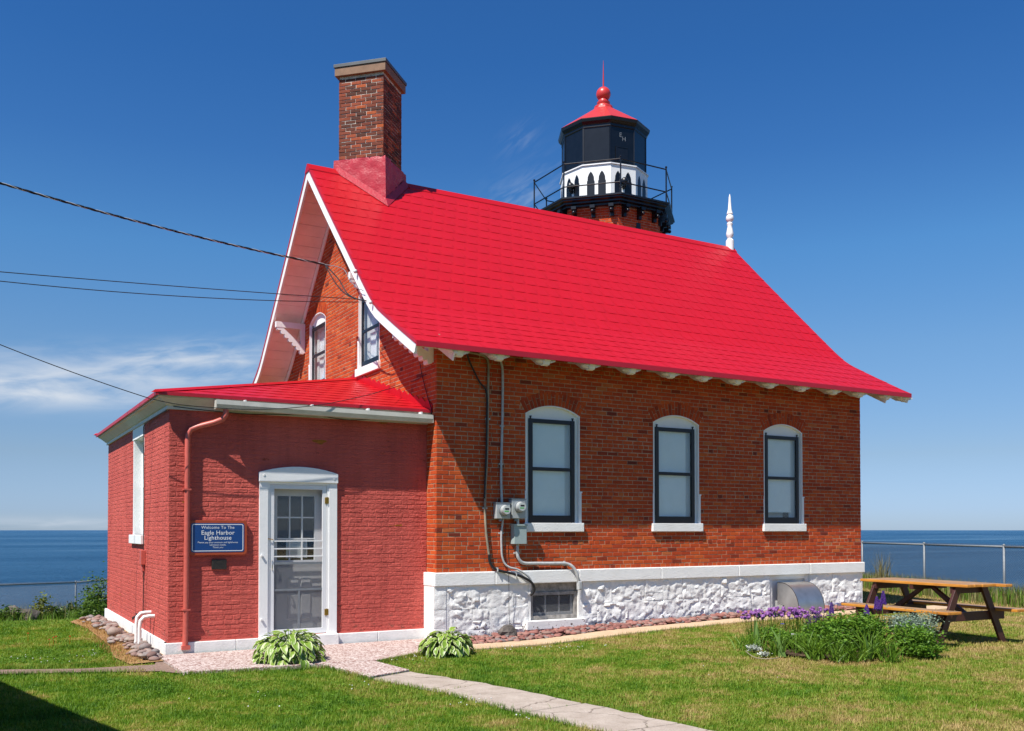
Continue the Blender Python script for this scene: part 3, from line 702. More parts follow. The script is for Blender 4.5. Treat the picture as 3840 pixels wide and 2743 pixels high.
def arch_poly(uc, hw, zlow, spring, rise, k=14, inset=0.0):
    return [(uc - hw + inset, zlow)] + [(uc - hw + inset + 2 * (hw - inset) * i / k, arch_z(uc - hw + inset + 2 * (hw - inset) * i / k, uc, hw, spring, rise) - inset) for i in range(k + 1)] + [(uc + hw - inset, zlow)]
def window(mp, parent, uc, hw, sill, spring, rise, style):
    w = MB(mp)                                    # window frame: jambs and arched head, set back in the brick
    P = arch_poly(uc, hw, sill, spring, rise); Q = arch_poly(uc, hw, sill, spring, rise, inset=.018)
    n = len(P)                                    # reveal lining
    for i in range(n - 1):
        a, b_, c, d = P[i], P[i + 1], Q[i + 1], Q[i]
        V = [(a[0], a[1], -.0), (b_[0], b_[1], -.0), (c[0], c[1], -.0), (d[0], d[1], -.0), (a[0], a[1], -.2), (b_[0], b_[1], -.2), (c[0], c[1], -.2), (d[0], d[1], -.2)]
        w.add(V, [(0, 3, 2, 1), (4, 5, 6, 7), (2, 3, 7, 6), (0, 1, 5, 4)])
    fr = w.build('window', 'white_paint', parent); ORG[fr.name] = ORG[parent.name]
    # white-painted quoin bricks a little wider low down
    q = MB(mp); q.box(uc + hw - .004, uc + hw + .028, sill, sill + .50, -.05, .009); q.box(uc + hw, uc + hw + .045, sill + .499, sill + .525, -.05, .008); q.build('quoin', 'white_paint', fr)
    q = MB(mp); q.box(uc - hw - .014, uc - hw + .004, sill, sill + .52, -.05, .008); q.build('quoin', 'white_paint', fr)
    sw = .442 if hw > .5 else .43; top = spring - .078; fn = -.058
    c = MB(mp); c.box(uc - hw + .016, uc - sw + .01, sill, spring, fn - .04, fn); c.box(uc + sw - .01, uc + hw - .016, sill, spring, fn - .04, fn)
    hp = arch_poly(uc, hw, top, spring, rise, inset=.016); c.prism(hp, fn - .04, fn + .002, 2); c.build('casing', 'white_paint', fr)
    s = MB(mp); a = .072; st_ = fn + .001; sf = fn + .03   # black storm sash
    mid = sill + (spring - sill) * .497
    if style == 'gable': a = .055
    s.box(uc - sw, uc - sw + a, sill + .01, top, st_, sf); s.box(uc + sw - a, uc + sw, sill + .01, top, st_, sf)
    s.box(uc - sw + a, uc + sw - a, top - .068, top, st_, sf - .002); s.box(uc - sw + a, uc + sw - a, sill + .01, sill + .125, st_, sf - .002); s.box(uc - sw + a, uc + sw - a, mid - .028, mid + .028, st_, sf - .003)
    so = s.build('sash', 'black_paint', fr, bevel=.004)
    for sgn in (-1, 1):
        k = MB(mp); k.box(uc + sgn * (sw - .035) - .009, uc + sgn * (sw - .035) + .009, top, top + .035, sf - .02, sf - .005); k.box(uc + sgn * (sw - .035) - .015, uc + sgn * (sw - .035) + .015, top + .03, top + .045, sf - .025, sf); k.build('hook', 'black_paint', fr)
    for z0, z1 in ((sill + .125, mid - .028), (mid + .028, top - .068)):
        g = MB(mp); g.box(uc - sw + a - .004, uc + sw - a + .004, z0 - .004, z1 + .004, fn + .008, fn + .011); g.build('pane', 'window_glass', fr)
    i = MB(mp); i.box(uc - hw, uc + hw, sill, spring + rise, -.62, -.60); i.box(uc - hw - .02, uc - hw, sill - .02, spring + rise, -.62, -.2); i.box(uc + hw, uc + hw + .02, sill - .02, spring + rise, -.62, -.2); i.build('room', 'dark_inside', fr)
    f2 = MB(mp)                                   # inner sash, seen through the storm window
    f2.box(uc + sw - .15, uc + sw - .02, sill, spring + .05, -.165, -.135); f2.box(uc - sw, uc - sw + .12, sill, spring + .05, -.165, -.135); f2.box(uc - sw + .12, uc + sw - .15, mid - .03, mid + .025, -.165, -.14); f2.box(uc - sw, uc + sw, sill, sill + .06, -.165, -.14)
    if style == 'gable': f2.box(uc - .015, uc + .015, sill, spring, -.16, -.145)
    f2.build('inner_sash', 'white_paint', fr)
    if style == 'gable':
        for cu, cw in ((uc - .20, .16), (uc + .17, .17)):
            k = MB(mp); m_ = 26; V = []
            for j in range(m_ + 1):
                u = cu - cw + 2 * cw * j / m_; nn = -.18 + .02 * math.sin(j * 1.5); V += [(u, sill, nn), (u, spring + .1, nn)]
            k.add(V, [(2 * j, 2 * j + 2, 2 * j + 3, 2 * j + 1) for j in range(m_)]); k.build('curtain', 'curtain_cloth', fr, smooth=True)
    else:
        lo = {'full': 0, 'short': .20, 'mid': 0}[style]
        k = MB(mp); k.box(uc - sw + .01, uc + sw - .16, sill + .02 + lo, spring + .06, -.095, -.09); k.build('roller_shade', 'shade_cloth', fr)
        k = MB(mp); k.box(uc - sw + .01, uc + sw - .16, sill + .02, sill + .40, -.30, -.295); k.build('lower_curtain', 'curtain_cloth', fr)
    sl = MB(mp); sl.box(uc - hw - .045, uc + hw + .052, sill - .14, sill + .002, -.21, .052); sl.build('sill', 'white_stone', fr, bevel=.006)
for o, stl in zip(FW, ('full', 'mid', 'short')): window(FRONT, house, *o[:5], stl)
for o in GW: window(GABLE, house, *o[:5], 'gable')

# ---- foundation: smooth water table over rock-faced stones, all painted white
PW = .052
wt = MB(FRONT)
xs = [-PW, 1.0, 2.58, 4.3, 6.1, 7.95, L + PW]
for a, b in zip(xs[:-1], xs[1:]):
    w = MB(FRONT); w.box(a + .003, b - .003, ZB, ZT, -.3, PW); w.build('water_table', 'white_stone', house, bevel=.012)
w = MB(); w.box(-PW, -.002, PW * -1 + .008, DEP + PW, ZB, ZT - .002); w.build('water_table', 'white_stone', house, bevel=.012)
w = MB(); w.box(L + .002, L + PW, .0, DEP + PW, ZB, ZT - .002); w.build('water_table', 'white_stone', house, bevel=.012)
def chip(u, z, seed, k):
    """split faces: every cell of a broken surface is a plane with its own tilt"""
    q = Vector((u * k + z * k * .25 + .35 * noise.noise(Vector((u * k, z * k, seed))), z * k * 1.15 - u * k * .2, seed * .37)); ds, ps = noise.voronoi(q); c = ps[0]; d = q - c; h = noise.cell_vector(c * 13.7 + Vector((.5, .5, seed)))
    return (h[2] - .5) * .8 + d.x * (h[0] - .5) * 1.7 + d.y * (h[1] - .62) * 1.7
def rock(mp, u0, u1, z0, z1, seed, rough, base=0.0, name='foundation_stone', nu=None, deep=-.06):
    nu = nu or max(8, int((u1 - u0) / .021)); nz = max(7, int((z1 - z0) / .021)); b = MB(mp); V = []
    for j in range(nz + 1):
        for i in range(nu + 1):
            u = u0 + (u1 - u0) * i / nu; z = z0 + (z1 - z0) * j / nz
            e = min(i / nu, 1 - i / nu) * (u1 - u0); f = min(j / nz, 1 - j / nz) * (z1 - z0); edge = min(1, min(e, f) / .035 + .25)
            p = Vector((u * 4.2 + seed * 7.3, z * 5.0, seed * 3.1))
            r = noise.fractal(p, .8, 2.1, 3) * .25 + chip(u, z, seed, 5.5) * .55 + chip(u, z, seed + 5, 13) * .22 + noise.noise(Vector((u * 34, z * 34, seed))) * .07
            n = base + .006 + edge * (.004 + rough * r)
            V.append((u + (0 if i in (0, nu) else .006 * noise.noise(p * 3)), z, n))
    F = [(j * (nu + 1) + i, j * (nu + 1) + i + 1, (j + 1) * (nu + 1) + i + 1, (j + 1) * (nu + 1) + i) for j in range(nz) for i in range(nu)]
    # skirt
    k = len(V); ringi = [i for i in range(nu + 1)] + [j * (nu + 1) + nu for j in range(1, nz + 1)] + [nz * (nu + 1) + i for i in range(nu - 1, -1, -1)] + [j * (nu + 1) for j in range(nz - 1, 0, -1)]
    V += [(V[i][0], V[i][1], deep) for i in ringi]; m = len(ringi)
    F += [(ringi[(i + 1) % m], ringi[i], k + i, k + (i + 1) % m) for i in range(m)]
    b.add(V, F); o = b.build(name, 'white_stone', house); smooth_angle(o, 33); return o
OPEN = [(1.63, 2.66), (6.92, 7.97)]
rs = random.Random(5)
def fill_row(lo, hi, z0, z1, wmin, wmax, sd):
    u = lo
    while u < hi - .02:
        w = rs.uniform(wmin, wmax)
        if hi - u - w < wmin * .7: w = hi - u
        zz1 = z1
        if rs.random() < .22 and z1 - z0 > .3 and w < .45:
            zm = z0 + (z1 - z0) * rs.uniform(.35, .65); rock(FRONT, u + .002, u + w - .002, z0, zm - .004, sd + u * 3.7, .045, .012); rock(FRONT, u + .002, u + w - .002, zm + .004, zz1, sd + u * 5.1, .04, .012)
        else: rock(FRONT, u + .002, u + w - .002, z0, zz1, sd + u * 2.3, rs.uniform(.030, .048), rs.uniform(.002, .010))
        u += w
for a, b in ((.16, 1.62), (2.67, 6.91), (7.98, L - .02)):
    fill_row(a, b, .49, .848, .32, .72, 1); fill_row(a, b, .17, .482, .28, .66, 9); fill_row(a, b, -.22, .162, .3, .6, 17)
for z0, z1, d in ((.50, .848, .004), (.22, .49, .0), (-.2, .21, .006)):      # dressed quoin at the near corner
    rock(FRONT, -.048, .155, z0, z1, z0 * 9 + 2, .022, .022, nu=9)
w = MB(GABLE); w.box(-.02, 2.2, -.3, ZB - .002, -.2, .045); w.build('foundation_wall', 'white_stone', house)
w = MB(); w.box(.05, 1.63, -.004, DEP, -.35, ZB); w.box(2.66, 6.92, -.004, DEP, -.35, ZB); w.box(7.97, L - .05, -.004, DEP, -.35, ZB); w.box(1.63, 7.97, .2, DEP, -.35, ZB); w.build('foundation_core', 'white_stone', house)
w = MB(EAST); w.box(.0, DEP, -.3, ZB - .002, -.2, .03); w.build('foundation_wall', 'white_stone', house)

def basement_window():
    b = MB(FRONT); b.box(1.63, 2.66, .26, ZB - .001, -.155, -.10); fr = b.build('basement_window', 'dark_inside', house); ORG[fr.name] = ORG[house.name]
    for q in ((1.63, 1.668, .25, .845), (2.585, 2.66, .25, .845)):
        w = MB(FRONT); w.box(q[0], q[1], q[2], q[3], -.10, .012); w.build('jamb', 'white_stone', fr)
    w = MB(FRONT); w.box(1.668, 2.585, .70, .845, -.10, -.045); w.build('head_board', 'grey_wood', fr)
    u0, u1, z0, z1 = 1.672, 2.58, .262, .70
    w = MB(FRONT); w.box(u0, u0 + .055, z0, z1, -.09, -.02); w.box(u1 - .055, u1, z0, z1, -.09, -.02); w.box(u0 + .055, u1 - .055, z1 - .05, z1, -.09, -.022); w.box(u0 + .055, u1 - .055, z0, z0 + .06, -.09, -.022); w.build('screen_frame', 'grey_wood', fr)
    w = MB(FRONT); w.box(u0 + .055, u1 - .055, z0 + .06, z1 - .05, -.052, -.050); w.build('insect_screen', 'insect_screen', fr)
    for k in (1, 2):
        w = MB(FRONT); x = u0 + .055 + (u1 - u0 - .11) * k / 3; w.box(x - .012, x + .012, z0 + .06, z1 - .05, -.085, -.07); w.build('muntin', 'white_paint', fr)
    w = MB(FRONT); w.box(u0 + .055, u1 - .055, z0 + .06, z0 + .11, -.085, -.071); w.box(u1 - .10, u1 - .055, z0 + .11, z1 - .05, -.085, -.0715); w.build('inner_sash', 'white_paint', fr)
    w = MB(FRONT); w.box(1.545, 2.672, .112, .255, -.1, .105); w.build('sill', 'white_stone', fr, bevel=.01)
basement_window()
def vent_opening():
    b = MB(FRONT); b.box(6.92, 7.97, .18, ZB - .001, -.14, -.085); fr = b.build('basement_vent', 'white_paint', house); ORG[fr.name] = ORG[house.name]
    w = MB(FRONT)
    for q in ((6.92, 7.0, .18, .845), (7.88, 7.97, .18, .845)): w.box(*q, -.085, -.02)
    w.box(7.0, 7.88, .77, .845, -.085, -.03); w.build('vent_frame', 'white_trim', fr)
    w = MB(FRONT); w.box(6.82, 7.10, .05, .185, -.08, .09); w.build('sill', 'white_stone', fr, bevel=.01)
vent_opening()
# ------------------------------------------------------------------ main roof
def roof_deck():
    full = PROF + [(2 * YR - y, z) for y, z in PROF[-2::-1]]
    pts = [(y, z) for y, z in full]
    def off(P, d):
        out = []
        for i, (y, z) in enumerate(P):
            a = P[max(0, i - 1)]; b = P[min(len(P) - 1, i + 1)]; ty, tz = b[0] - a[0], b[1] - a[1]; l = math.hypot(ty, tz); out.append((y + tz / l * d, z - ty / l * d))
        return out
    low = off(pts, .075)
    m = pts.index((YR, ZR)); low[m] = (YR, ZR - .075 * 1.41)
    b = MB(); n = len(pts); x0, x1 = -OV, L + OV
    top = [(y, z - .006) for y, z in pts]
    b.prism(top + low[::-1], x0 + .01, x1 - .01, 0); o = b.build('roof', 'trim_red', house); ORG[o.name] = ORG[house.name]; return o, pts, low, off
roof, RTOP, RLOW, _off = roof_deck()
# developed roof: s along the slope from the eave, x along the ridge
_S = [0.0]
for a, b in zip(PROF[:-1], PROF[1:]): _S.append(_S[-1] + math.hypot(b[0] - a[0], b[1] - a[1]))
def slope_pt(s, lift):
    y = np.interp(s, _S, [p[0] for p in PROF]); z = np.interp(s, _S, [p[1] for p in PROF])
    y2 = np.interp(s + .03, _S, [p[0] for p in PROF]); y1 = np.interp(s - .03, _S, [p[0] for p in PROF]); z2 = np.interp(s + .03, _S, [p[1] for p in PROF]); z1 = np.interp(s - .03, _S, [p[1] for p in PROF])
    ty, tz = y2 - y1, z2 - z1; l = math.hypot(ty, tz) or 1
    return y - tz / l * lift, z + ty / l * lift
SW, SR = .25, .322
def shingle_mesh(w=SW, r=SR, lift=.013, k1=.0, emboss=True):
    """pressed metal shingle, x across, y up the slope from its butt, z out; rounded lobe embossed on it"""
    b = MB(); c = 4; V = []; g = .0012
    for j, (yy, base) in enumerate(((0, lift), (r * .5, lift * .55), (r * 1.04, .001))):
        for i in range(c + 1):
            t = i / c; bow = (1 - abs(2 * t - 1) ** 3) * (.0060 if j == 0 else .0012)
            V.append((g + (w - 2 * g) * t, yy + (0 if j else -.004 * (1 - abs(2 * t - 1) ** 2)), base + bow))
    F = [(j * (c + 1) + i, j * (c + 1) + i + 1, (j + 1) * (c + 1) + i + 1, (j + 1) * (c + 1) + i) for j in range(2) for i in range(c)]
    n = len(V); V += [(x, y + .001, .0005) for x, y, z in V[:c + 1]]; F += [(n + i, n + i + 1, i + 1, i) for i in range(c)]
    b.add(V, F)
    if emboss:   # raised outline of the lobe
        pts = []; m = 8
        for i in range(m + 1):
            t = PI * i / m; pts.append((w / 2 - (w * .44) * math.cos(t), r * .34 - r * .30 * math.sin(t)))
        pts = [(w * .06, r * .98)] + pts + [(w * .94, r * .98)]
        VV = []
        for i, (x, y) in enumerate(pts):
            a = pts[max(0, i - 1)]; d = pts[min(len(pts) - 1, i + 1)]; tx, ty = d[0] - a[0], d[1] - a[1]; l = math.hypot(tx, ty); nx_, ny_ = -ty / l, tx / l
            base = np.interp(y, [0, r * .5, r], [lift + .003, lift * .55 + .001, .001])
            VV += [(x - nx_ * .007, y - ny_ * .007, base), (x, y, base + .0022), (x + nx_ * .007, y + ny_ * .007, base)]
        FF = []
        for i in range(len(pts) - 1): FF += [(3 * i, 3 * i + 1, 3 * i + 4, 3 * i + 3), (3 * i + 1, 3 * i + 2, 3 * i + 5, 3 * i + 4)]
        b.add(VV, FF)
    return b
SHN = []
for i in range(4):
    sb = shingle_mesh(lift=.0026 + .0007 * i); me = sb.mesh('shingle'); me.materials.append(MATS['roof_red']); SHN.append((me, np.concatenate(sb.v), sb.f))
rows = []
s = 0.0
while s < _S[-1] - .05: rows.append(s); s += SR
cand = []
for ri, s0 in enumerate(rows):
    x = -OV + (0 if ri % 2 else -SW / 2)
    while x < L + OV:
        full = x >= -OV - 1e-6 and x + SW <= L + OV + 1e-6
        sm = min(s0 + SR * .5, _S[-1]); cy, cz = slope_pt(sm, 0)
        cand.append((np.linalg.norm(np.array([x + SW / 2, cy, cz]) - CAM), ri, x, s0, full)); x += SW
cand.sort(key=lambda c: c[0]); bulk = MB(); cnt = 0
def in_chimney(x, y): return abs(x - .645) + abs(y - 4.40) < .78
for d, ri, x, s0, full in cand:
    s1 = min(s0 + SR, _S[-1]); curved = not (s0 + SR < _S[3] or s0 > _S[8]); m_ = random.choice(SHN)
    ym, zm = slope_pt((s0 + s1) / 2, 0)
    if full and s0 + SR <= _S[-1] and cnt < 300 and not curved and not in_chimney(x + SW / 2, ym):
        y0, z0 = slope_pt(s0, 0); y1, z1 = slope_pt(s1, 0); ang = math.atan2(z1 - z0, y1 - y0)
        inst('shingle', m_[0], roof, (x, y0, z0), (ang, 0, 0)); cnt += 1
    else:
        V = m_[1].copy(); xx = np.clip(V[:, 0] + x, -OV, L + OV); W = []
        for k in range(len(V)):
            y_, z_ = slope_pt(min(s0 + V[k, 1], _S[-1]), V[k, 2]); W.append((xx[k], y_, z_))
        bulk.add(W, m_[2])
bulk.build('shingle_courses', 'roof_red', roof, stuff=True)
bk = MB(); bp = [(2 * YR - y, z) for y, z in PROF]            # far slope: one skin with stepped courses
for s0 in rows:
    a = slope_pt(s0, .016); c = slope_pt(min(s0 + SR, _S[-1]), .003); bk.add([(-OV, 2 * YR - a[0], a[1]), (L + OV, 2 * YR - a[0], a[1]), (L + OV, 2 * YR - c[0], c[1]), (-OV, 2 * YR - c[0], c[1])], [(0, 3, 2, 1)])
bk.build('shingle_courses', 'roof_red', roof, stuff=True)
rc = MB(); hw_ = .13
for x0, x1 in ((-OV - .01, -.07), (1.40, L + OV + .01)):
    V = []
    for x in (x0, x1): V += [(x, YR - hw_, ZR - hw_ * .96 + .022), (x, YR - .03, ZR + .020), (x, YR, ZR + .034), (x, YR + .03, ZR + .020), (x, YR + hw_, ZR - hw_ * .96 + .022), (x, YR + hw_, ZR - hw_ - .0), (x, YR - hw_, ZR - hw_ - .0)]
    rc.add(V, [(0, 1, 8, 7), (1, 2, 9, 8), (2, 3, 10, 9), (3, 4, 11, 10), (4, 5, 12, 11), (6, 0, 7, 13), (0, 6, 5, 4, 3, 2, 1), (7, 8, 9, 10, 11, 12, 13)])
rc.build('ridge_cap', 'roof_red', roof)
# white bargeboards, red edge strips, frieze and soffit boards of both gable overhangs
def strip_along(P, d0, d1, x0, x1, name, mat, parent):
    a, b = _off(P, d0), _off(P, d1); m = min(range(len(P)), key=lambda i: abs(P[i][0] - YR))
    a[m] = (YR, P[m][1] - d0 * 1.40); b[m] = (YR, P[m][1] - d1 * 1.40)
    w = MB(); w.prism(a + b[::-1], x0, x1, 0); return w.build(name, mat, parent)
for side in (0, 1):
    X = -OV if side == 0 else L + OV; sg = 1 if side == 0 else -1
    strip_along(RTOP, -.004, .042, X - .004 * sg, X + .05 * sg, 'roof_edge', 'trim_red', roof)
    strip_along(RTOP, .044, .165, X + .006 * sg, X + .040 * sg, 'bargeboard', 'white_trim', roof)
    strip_along(RTOP, .165, .190, X + .000 * sg, X + .048 * sg, 'bargeboard', 'white_trim', roof)
    strip_along(RTOP, .10, .24, (0 if side == 0 else L) - .022 * sg, (0 if side == 0 else L) - .001 * sg, 'frieze_board', 'soffit_paint', roof)
    # soffit planks
    st_s = np.arange(0.02, 2 * _S[-1] - .02, .235)
    for s0 in st_s:
        def P2(s):
            if s <= _S[-1]: y, z = slope_pt(s, -.079); return y, z
            y, z = slope_pt(2 * _S[-1] - s, -.079); return 2 * YR - y, z
        s1 = min(s0 + .229, 2 * _S[-1] - .02)
        if s0 < _S[-1] < s1: s1 = _S[-1] - .01
        q = [P2(s0), P2(s1)]; ty, tz = q[1][0] - q[0][0], q[1][1] - q[0][1]; l = math.hypot(ty, tz); o_ = (tz / l * .012, -ty / l * .012); k = random.uniform(-.0015, .0015)
        poly = [q[0], q[1], (q[1][0] + o_[0] + k, q[1][1] + o_[1] + k), (q[0][0] + o_[0] + k, q[0][1] + o_[1] + k)]
        w = MB(); w.prism(poly, X + .041 * sg, (-.022 if side == 0 else L + .022), 0); w.build('soffit_plank', 'soffit_paint', roof)
es = MB(); es.box(-OV, L + OV, -.712, -.690, 4.338, 4.418); es.build('roof_edge', 'trim_red', roof)
es = MB(); es.prism([(-.685, 4.375), (-.02, 4.73), (-.02, 4.70), (-.685, 4.36)], -OV + .05, L + OV - .05, 0); es.build('eave_soffit', 'soffit_paint', roof)
# scalloped rafter tails under the eave
def scallop(p0, p1, n, depth):
    out = []
    for i in range(n):
        for k in range(5):
            t = (i + k / 5) / n; h = math.sin(PI * k / 5) * depth; dx, dy = p1[0] - p0[0], p1[1] - p0[1]; l = math.hypot(dx, dy); out.append((p0[0] + dx * t - dy / l * h * -1, p0[1] + dy * t + dx / l * h * -1))
    return out + [p1]
TX = [.085, .766, 1.589, 2.442, 3.25, 4.08, 4.807, 5.567, 6.375, 7.172, 8.014, 8.723, 9.489, 10.05]
for x in TX:
    w = MB(); w.prism([(-.66, 4.35), (-.62, 4.275), (-.55, 4.262), (-.50, 4.29), (-.42, 4.30), (-.33, 4.35), (-.2, 4.42), (.02, 4.46), (.02, 4.68)], x - .055, x + .055, 0); t_ = w.build('rafter_tail', 'white_trim', roof); ORG[t_.name] = ORG[roof.name]
    for sg in (-1, 1):
        e = MB(); e.prism([(x + sg * .055, 4.345), (x + sg * .15, 4.345), (x + sg * .145, 4.330), (x + sg * .125, 4.316), (x + sg * .095, 4.312), (x + sg * .08, 4.300), (x + sg * .055, 4.297)], -.655, -.52, 1); e.build('scroll_ear', 'white_trim', t_)
# gable brackets: beam out to the bargeboard, wall post, scalloped brace
def bracket(y, zt, drop, parent=roof, th=.10):
    w = MB(); w.box(-.62, -.002, y - th / 2, y + th / 2, zt - .12, zt); o = w.build('bracket', 'white_trim', parent); ORG[o.name] = ORG[parent.name]
    w = MB(); w.box(-.09, -.003, y - th / 2 + .003, y + th / 2 - .003, zt - drop, zt - .12); w.build('post', 'white_trim', o)
    p0, p1 = (-.60, zt - .10), (-.03, zt - drop - .02); sc_ = scallop(p0, p1, 7, .045)
    poly = sc_ + [(-.03, zt - drop + .12), (-.50, zt - .10)]
    w = MB(); w.prism(poly, y - th / 2 + .005, y + th / 2 - .005, 1); w.build('brace', 'white_trim', o)
bracket(6.54, 6.07, .62); bracket(2.13, 6.07, .62); bracket(.17, 4.74, .46, th=.16); bracket(DEP - .17, 4.74, .46, th=.16)
# finial on the far gable end
fn_ = MB(); FXc = (L + OV - .10, YR, ZR - .06)
fn_.lathe([(.10, 0), (.10, .24), (.075, .27), (.055, .30), (.085, .36), (.092, .42), (.07, .52), (.058, .60), (.075, .66), (.05, .70), (.06, .715), (.088, .75), (.094, .80), (.085, .85), (.055, .885), (.075, .905), (.07, .93), (.045, 1.02), (.03, 1.22), (.024, 1.32), (.005, 1.40)], FXc, 16)
fin = fn_.build('finial', 'white_paint', roof); smooth_angle(fin, 35)

# ------------------------------------------------------------------ chimney (set diagonally on the ridge)
CH = thing('chimney', 'square dark red brick chimney with brown stone cap rising from the roof ridge', 'chimney', (.645, 4.40, 8.0))
cc = np.array([.645, 4.40]); q45 = math.sqrt(.5)
hd = .655; side = hd * math.sqrt(2)
c0 = MB(); c0.prism([(cc[0], cc[1] - hd + .012), (cc[0] + hd - .012, cc[1]), (cc[0], cc[1] + hd - .012), (cc[0] - hd + .012, cc[1])], 7.6, 10.50, 2); c0.build('shaft', 'chimney_mortar', CH)
ccnt = 0; bulk = None
for k, ang in enumerate((-135, -45, 45, 135)):
    n = np.array([math.cos(math.radians(ang)), math.sin(math.radians(ang)), 0]); u = np.array([-n[1], n[0], 0])
    mp = Map(np.array([cc[0], cc[1], 0]) + n * hd * q45, u, n)
    cb = lay(8.80 if k < 2 else 8.2, 10.47, lambda a, b: [(-side / 2 + (.004 if k % 2 else .0), side / 2 - (.004 if k % 2 else 0))], header_every=999, phase=1)
    sgl = set(range(len(cb))) if k < 2 else set()
    mbk = place_bricks(cb, mp, CH, 'chimney_brick', sgl, jit=.004, nj=.004)
    if mbk.n: mbk.build('brick_courses', 'chimney_brick', CH, stuff=True)
# painted stucco base, bricks showing through
b = MB()
hb = .80
ht = .735
def dia(h, z): return [(cc[0], cc[1] - h, z), (cc[0] + h, cc[1], z), (cc[0], cc[1] + h, z), (cc[0] - h, cc[1], z)]
V = []
nz = 22; nu = 20
for f in range(4):
    for j in range(nz + 1):
        for i in range(nu + 1):
            z = 7.55 + (8.83 - 7.55) * j / nz; h = hb + (ht + .02 - hb) * j / nz
            A, B_ = np.array(dia(h, z)[f]), np.array(dia(h, z)[(f + 1) % 4]); p = A + (B_ - A) * i / nu
            nn = (A + B_) / 2 - np.array([cc[0], cc[1], z]); nn /= np.linalg.norm(nn)
            e = 0 if i in (0, nu) else 1
            zz = z / .078; row = math.floor(zz); fr_ = zz - row; uu = (np.linalg.norm(p - A) + (row % 2) * .1) / .21; fu = uu - math.floor(uu)
            joint = (-.010 if fr_ < .2 else 0) + (-.008 if fu < .08 else 0)
            p = p + nn * e * (joint + .016 * noise.noise(Vector((p[0] * 7, p[1] * 7, z * 9))) + .010 * noise.noise(Vector((p[0] * 22, p[1] * 22, z * 25))))
            V.append(p)
m1 = (nz + 1) * (nu + 1)
F = [(f * m1 + j * (nu + 1) + i, f * m1 + j * (nu + 1) + i + 1, f * m1 + (j + 1) * (nu + 1) + i + 1, f * m1 + (j + 1) * (nu + 1) + i) for f in range(4) for j in range(nz) for i in range(nu)]
b.add(V, F)
tp = dia(ht + .01, 8.826); b.add(tp, [(0, 1, 2, 3)])
smooth_angle(b.build('stucco_base', 'stucco_red', CH), 50)
fl = MB()                                         # skirt of flashing where it meets the shingles
for f in range(4):
    A, B_ = dia(hb - .02, 0)[f], dia(hb - .02, 0)[(f + 1) % 4]; A2, B2 = dia(hb + .10, 0)[f], dia(hb + .10, 0)[(f + 1) % 4]; n = 8; VV = []
    for i in range(n + 1):
        t = i / n
        for (p, q, up) in ((A, B_, .10), (A2, B2, .022)):
            x = p[0] + (q[0] - p[0]) * t; y = p[1] + (q[1] - p[1]) * t; VV.append((x, y, roof_z(y) + up))
    fl.add(VV, [(2 * i, 2 * i + 1, 2 * i + 3, 2 * i + 2) for i in range(n)])
fl.build('flashing', 'stucco_red', CH)
b = MB(); b.prism([(p[0], p[1]) for p in dia(.745, 0)], 10.475, 10.635, 2); b.build('cap', 'cap_brown', CH, bevel=.006)
b = MB(); b.prism([(p[0], p[1]) for p in dia(.770, 0)], 10.637, 10.70, 2); b.build('cap_cover', 'cap_metal', CH, bevel=.004)

# ------------------------------------------------------------------ annexe
WA, YA, YB = 3.8215, .3443, 6.7412; EZ = 3.545; AO = .185; AX, AY, AZ_ = 0.0, 3.55, 4.49
annex = thing('painted_brick_annex', 'low salmon red painted brick annex with hipped red shingle roof and white plinth', 'annex', (-WA / 2, (YA + YB) / 2, 0))
AF = Map((-WA, YA, 0), (1, 0, 0), (0, -1, 0)); AL = Map((-WA, YA, 0), (0, 1, 0), (-1, 0, 0)); AB = Map((-WA, YB, 0), (1, 0, 0), (0, 1, 0))
ZPT = .188; DOOR = (1.79, .575, ZPT - .1, 2.41, 0, 0); WIN = (2.60, .515, 1.63, 3.19, 0, 0)     # u from the near corner
af = lay(ZPT + .01, 3.42, lambda a, b: free_spans(.002, WA - .002, [DOOR], a, b), header_every=7, phase=3)
al = lay(ZPT + .01, 3.42, lambda a, b: free_spans(.006, YB - YA - .002, [WIN], a, b), header_every=7, phase=3)
m1b = place_bricks(af, AF, annex, 'painted_brick', pick(af, AF, 200), ch=.0055, jit=.005, nj=.0018); m1b.build('brick_courses', 'painted_brick', annex, stuff=True)
m1b = place_bricks(al, AL, annex, 'painted_brick', pick(al, AL, 98), ch=.0055, jit=.005, nj=.0018); m1b.build('brick_courses', 'painted_brick', annex, stuff=True)
w = MB(AF); backing(w, .03, WA, -.1, lambda u: 3.45, [(DOOR[0], .50, -.2, 2.39, 0, 0)], -.30, -.003); w.build('wall', 'painted_brick', annex)
w = MB(AL); backing(w, .30, YB - YA - .004, -.1, lambda u: 3.45, [WIN], -.30, -.003); w.box(.006, .30, -.1, 3.40, -.30, -.003); w.build('wall', 'painted_brick', annex)
w = MB(AL); w.box(.0022, .05, ZPT, 3.42, -.05, -.0022); w.build('wall', 'painted_brick', annex)
w = MB(AB); w.box(.3, WA, -.2, 3.4, -.3, 0); w.build('wall', 'painted_brick', annex)
for a, b_ in ((-.04, .90), (.905, 1.205), (2.375, 3.0), (3.005, WA - .02)):
    w = MB(AF); w.box(a, b_, -.25, ZPT, -.2, .041); w.build('plinth', 'white_plinth', annex, bevel=.008)
w = MB(AL); w.box(.002, YB - YA + .04, -.35, ZPT, -.2, .041); w.build('plinth', 'white_plinth', annex, bevel=.008)
w = MB(AF); w.prism([(-.012, ZPT - .002), (WA, ZPT - .002), (WA, ZPT + .02), (-.012, ZPT + .02)], -.02, .012, 2); w.build('paint_band', 'downspout_red', annex)
w = MB(AF); w.box(1.21, 2.37, -.25, ZPT + .012, -.2, .115); w.build('door_step', 'white_plinth', annex, bevel=.012)
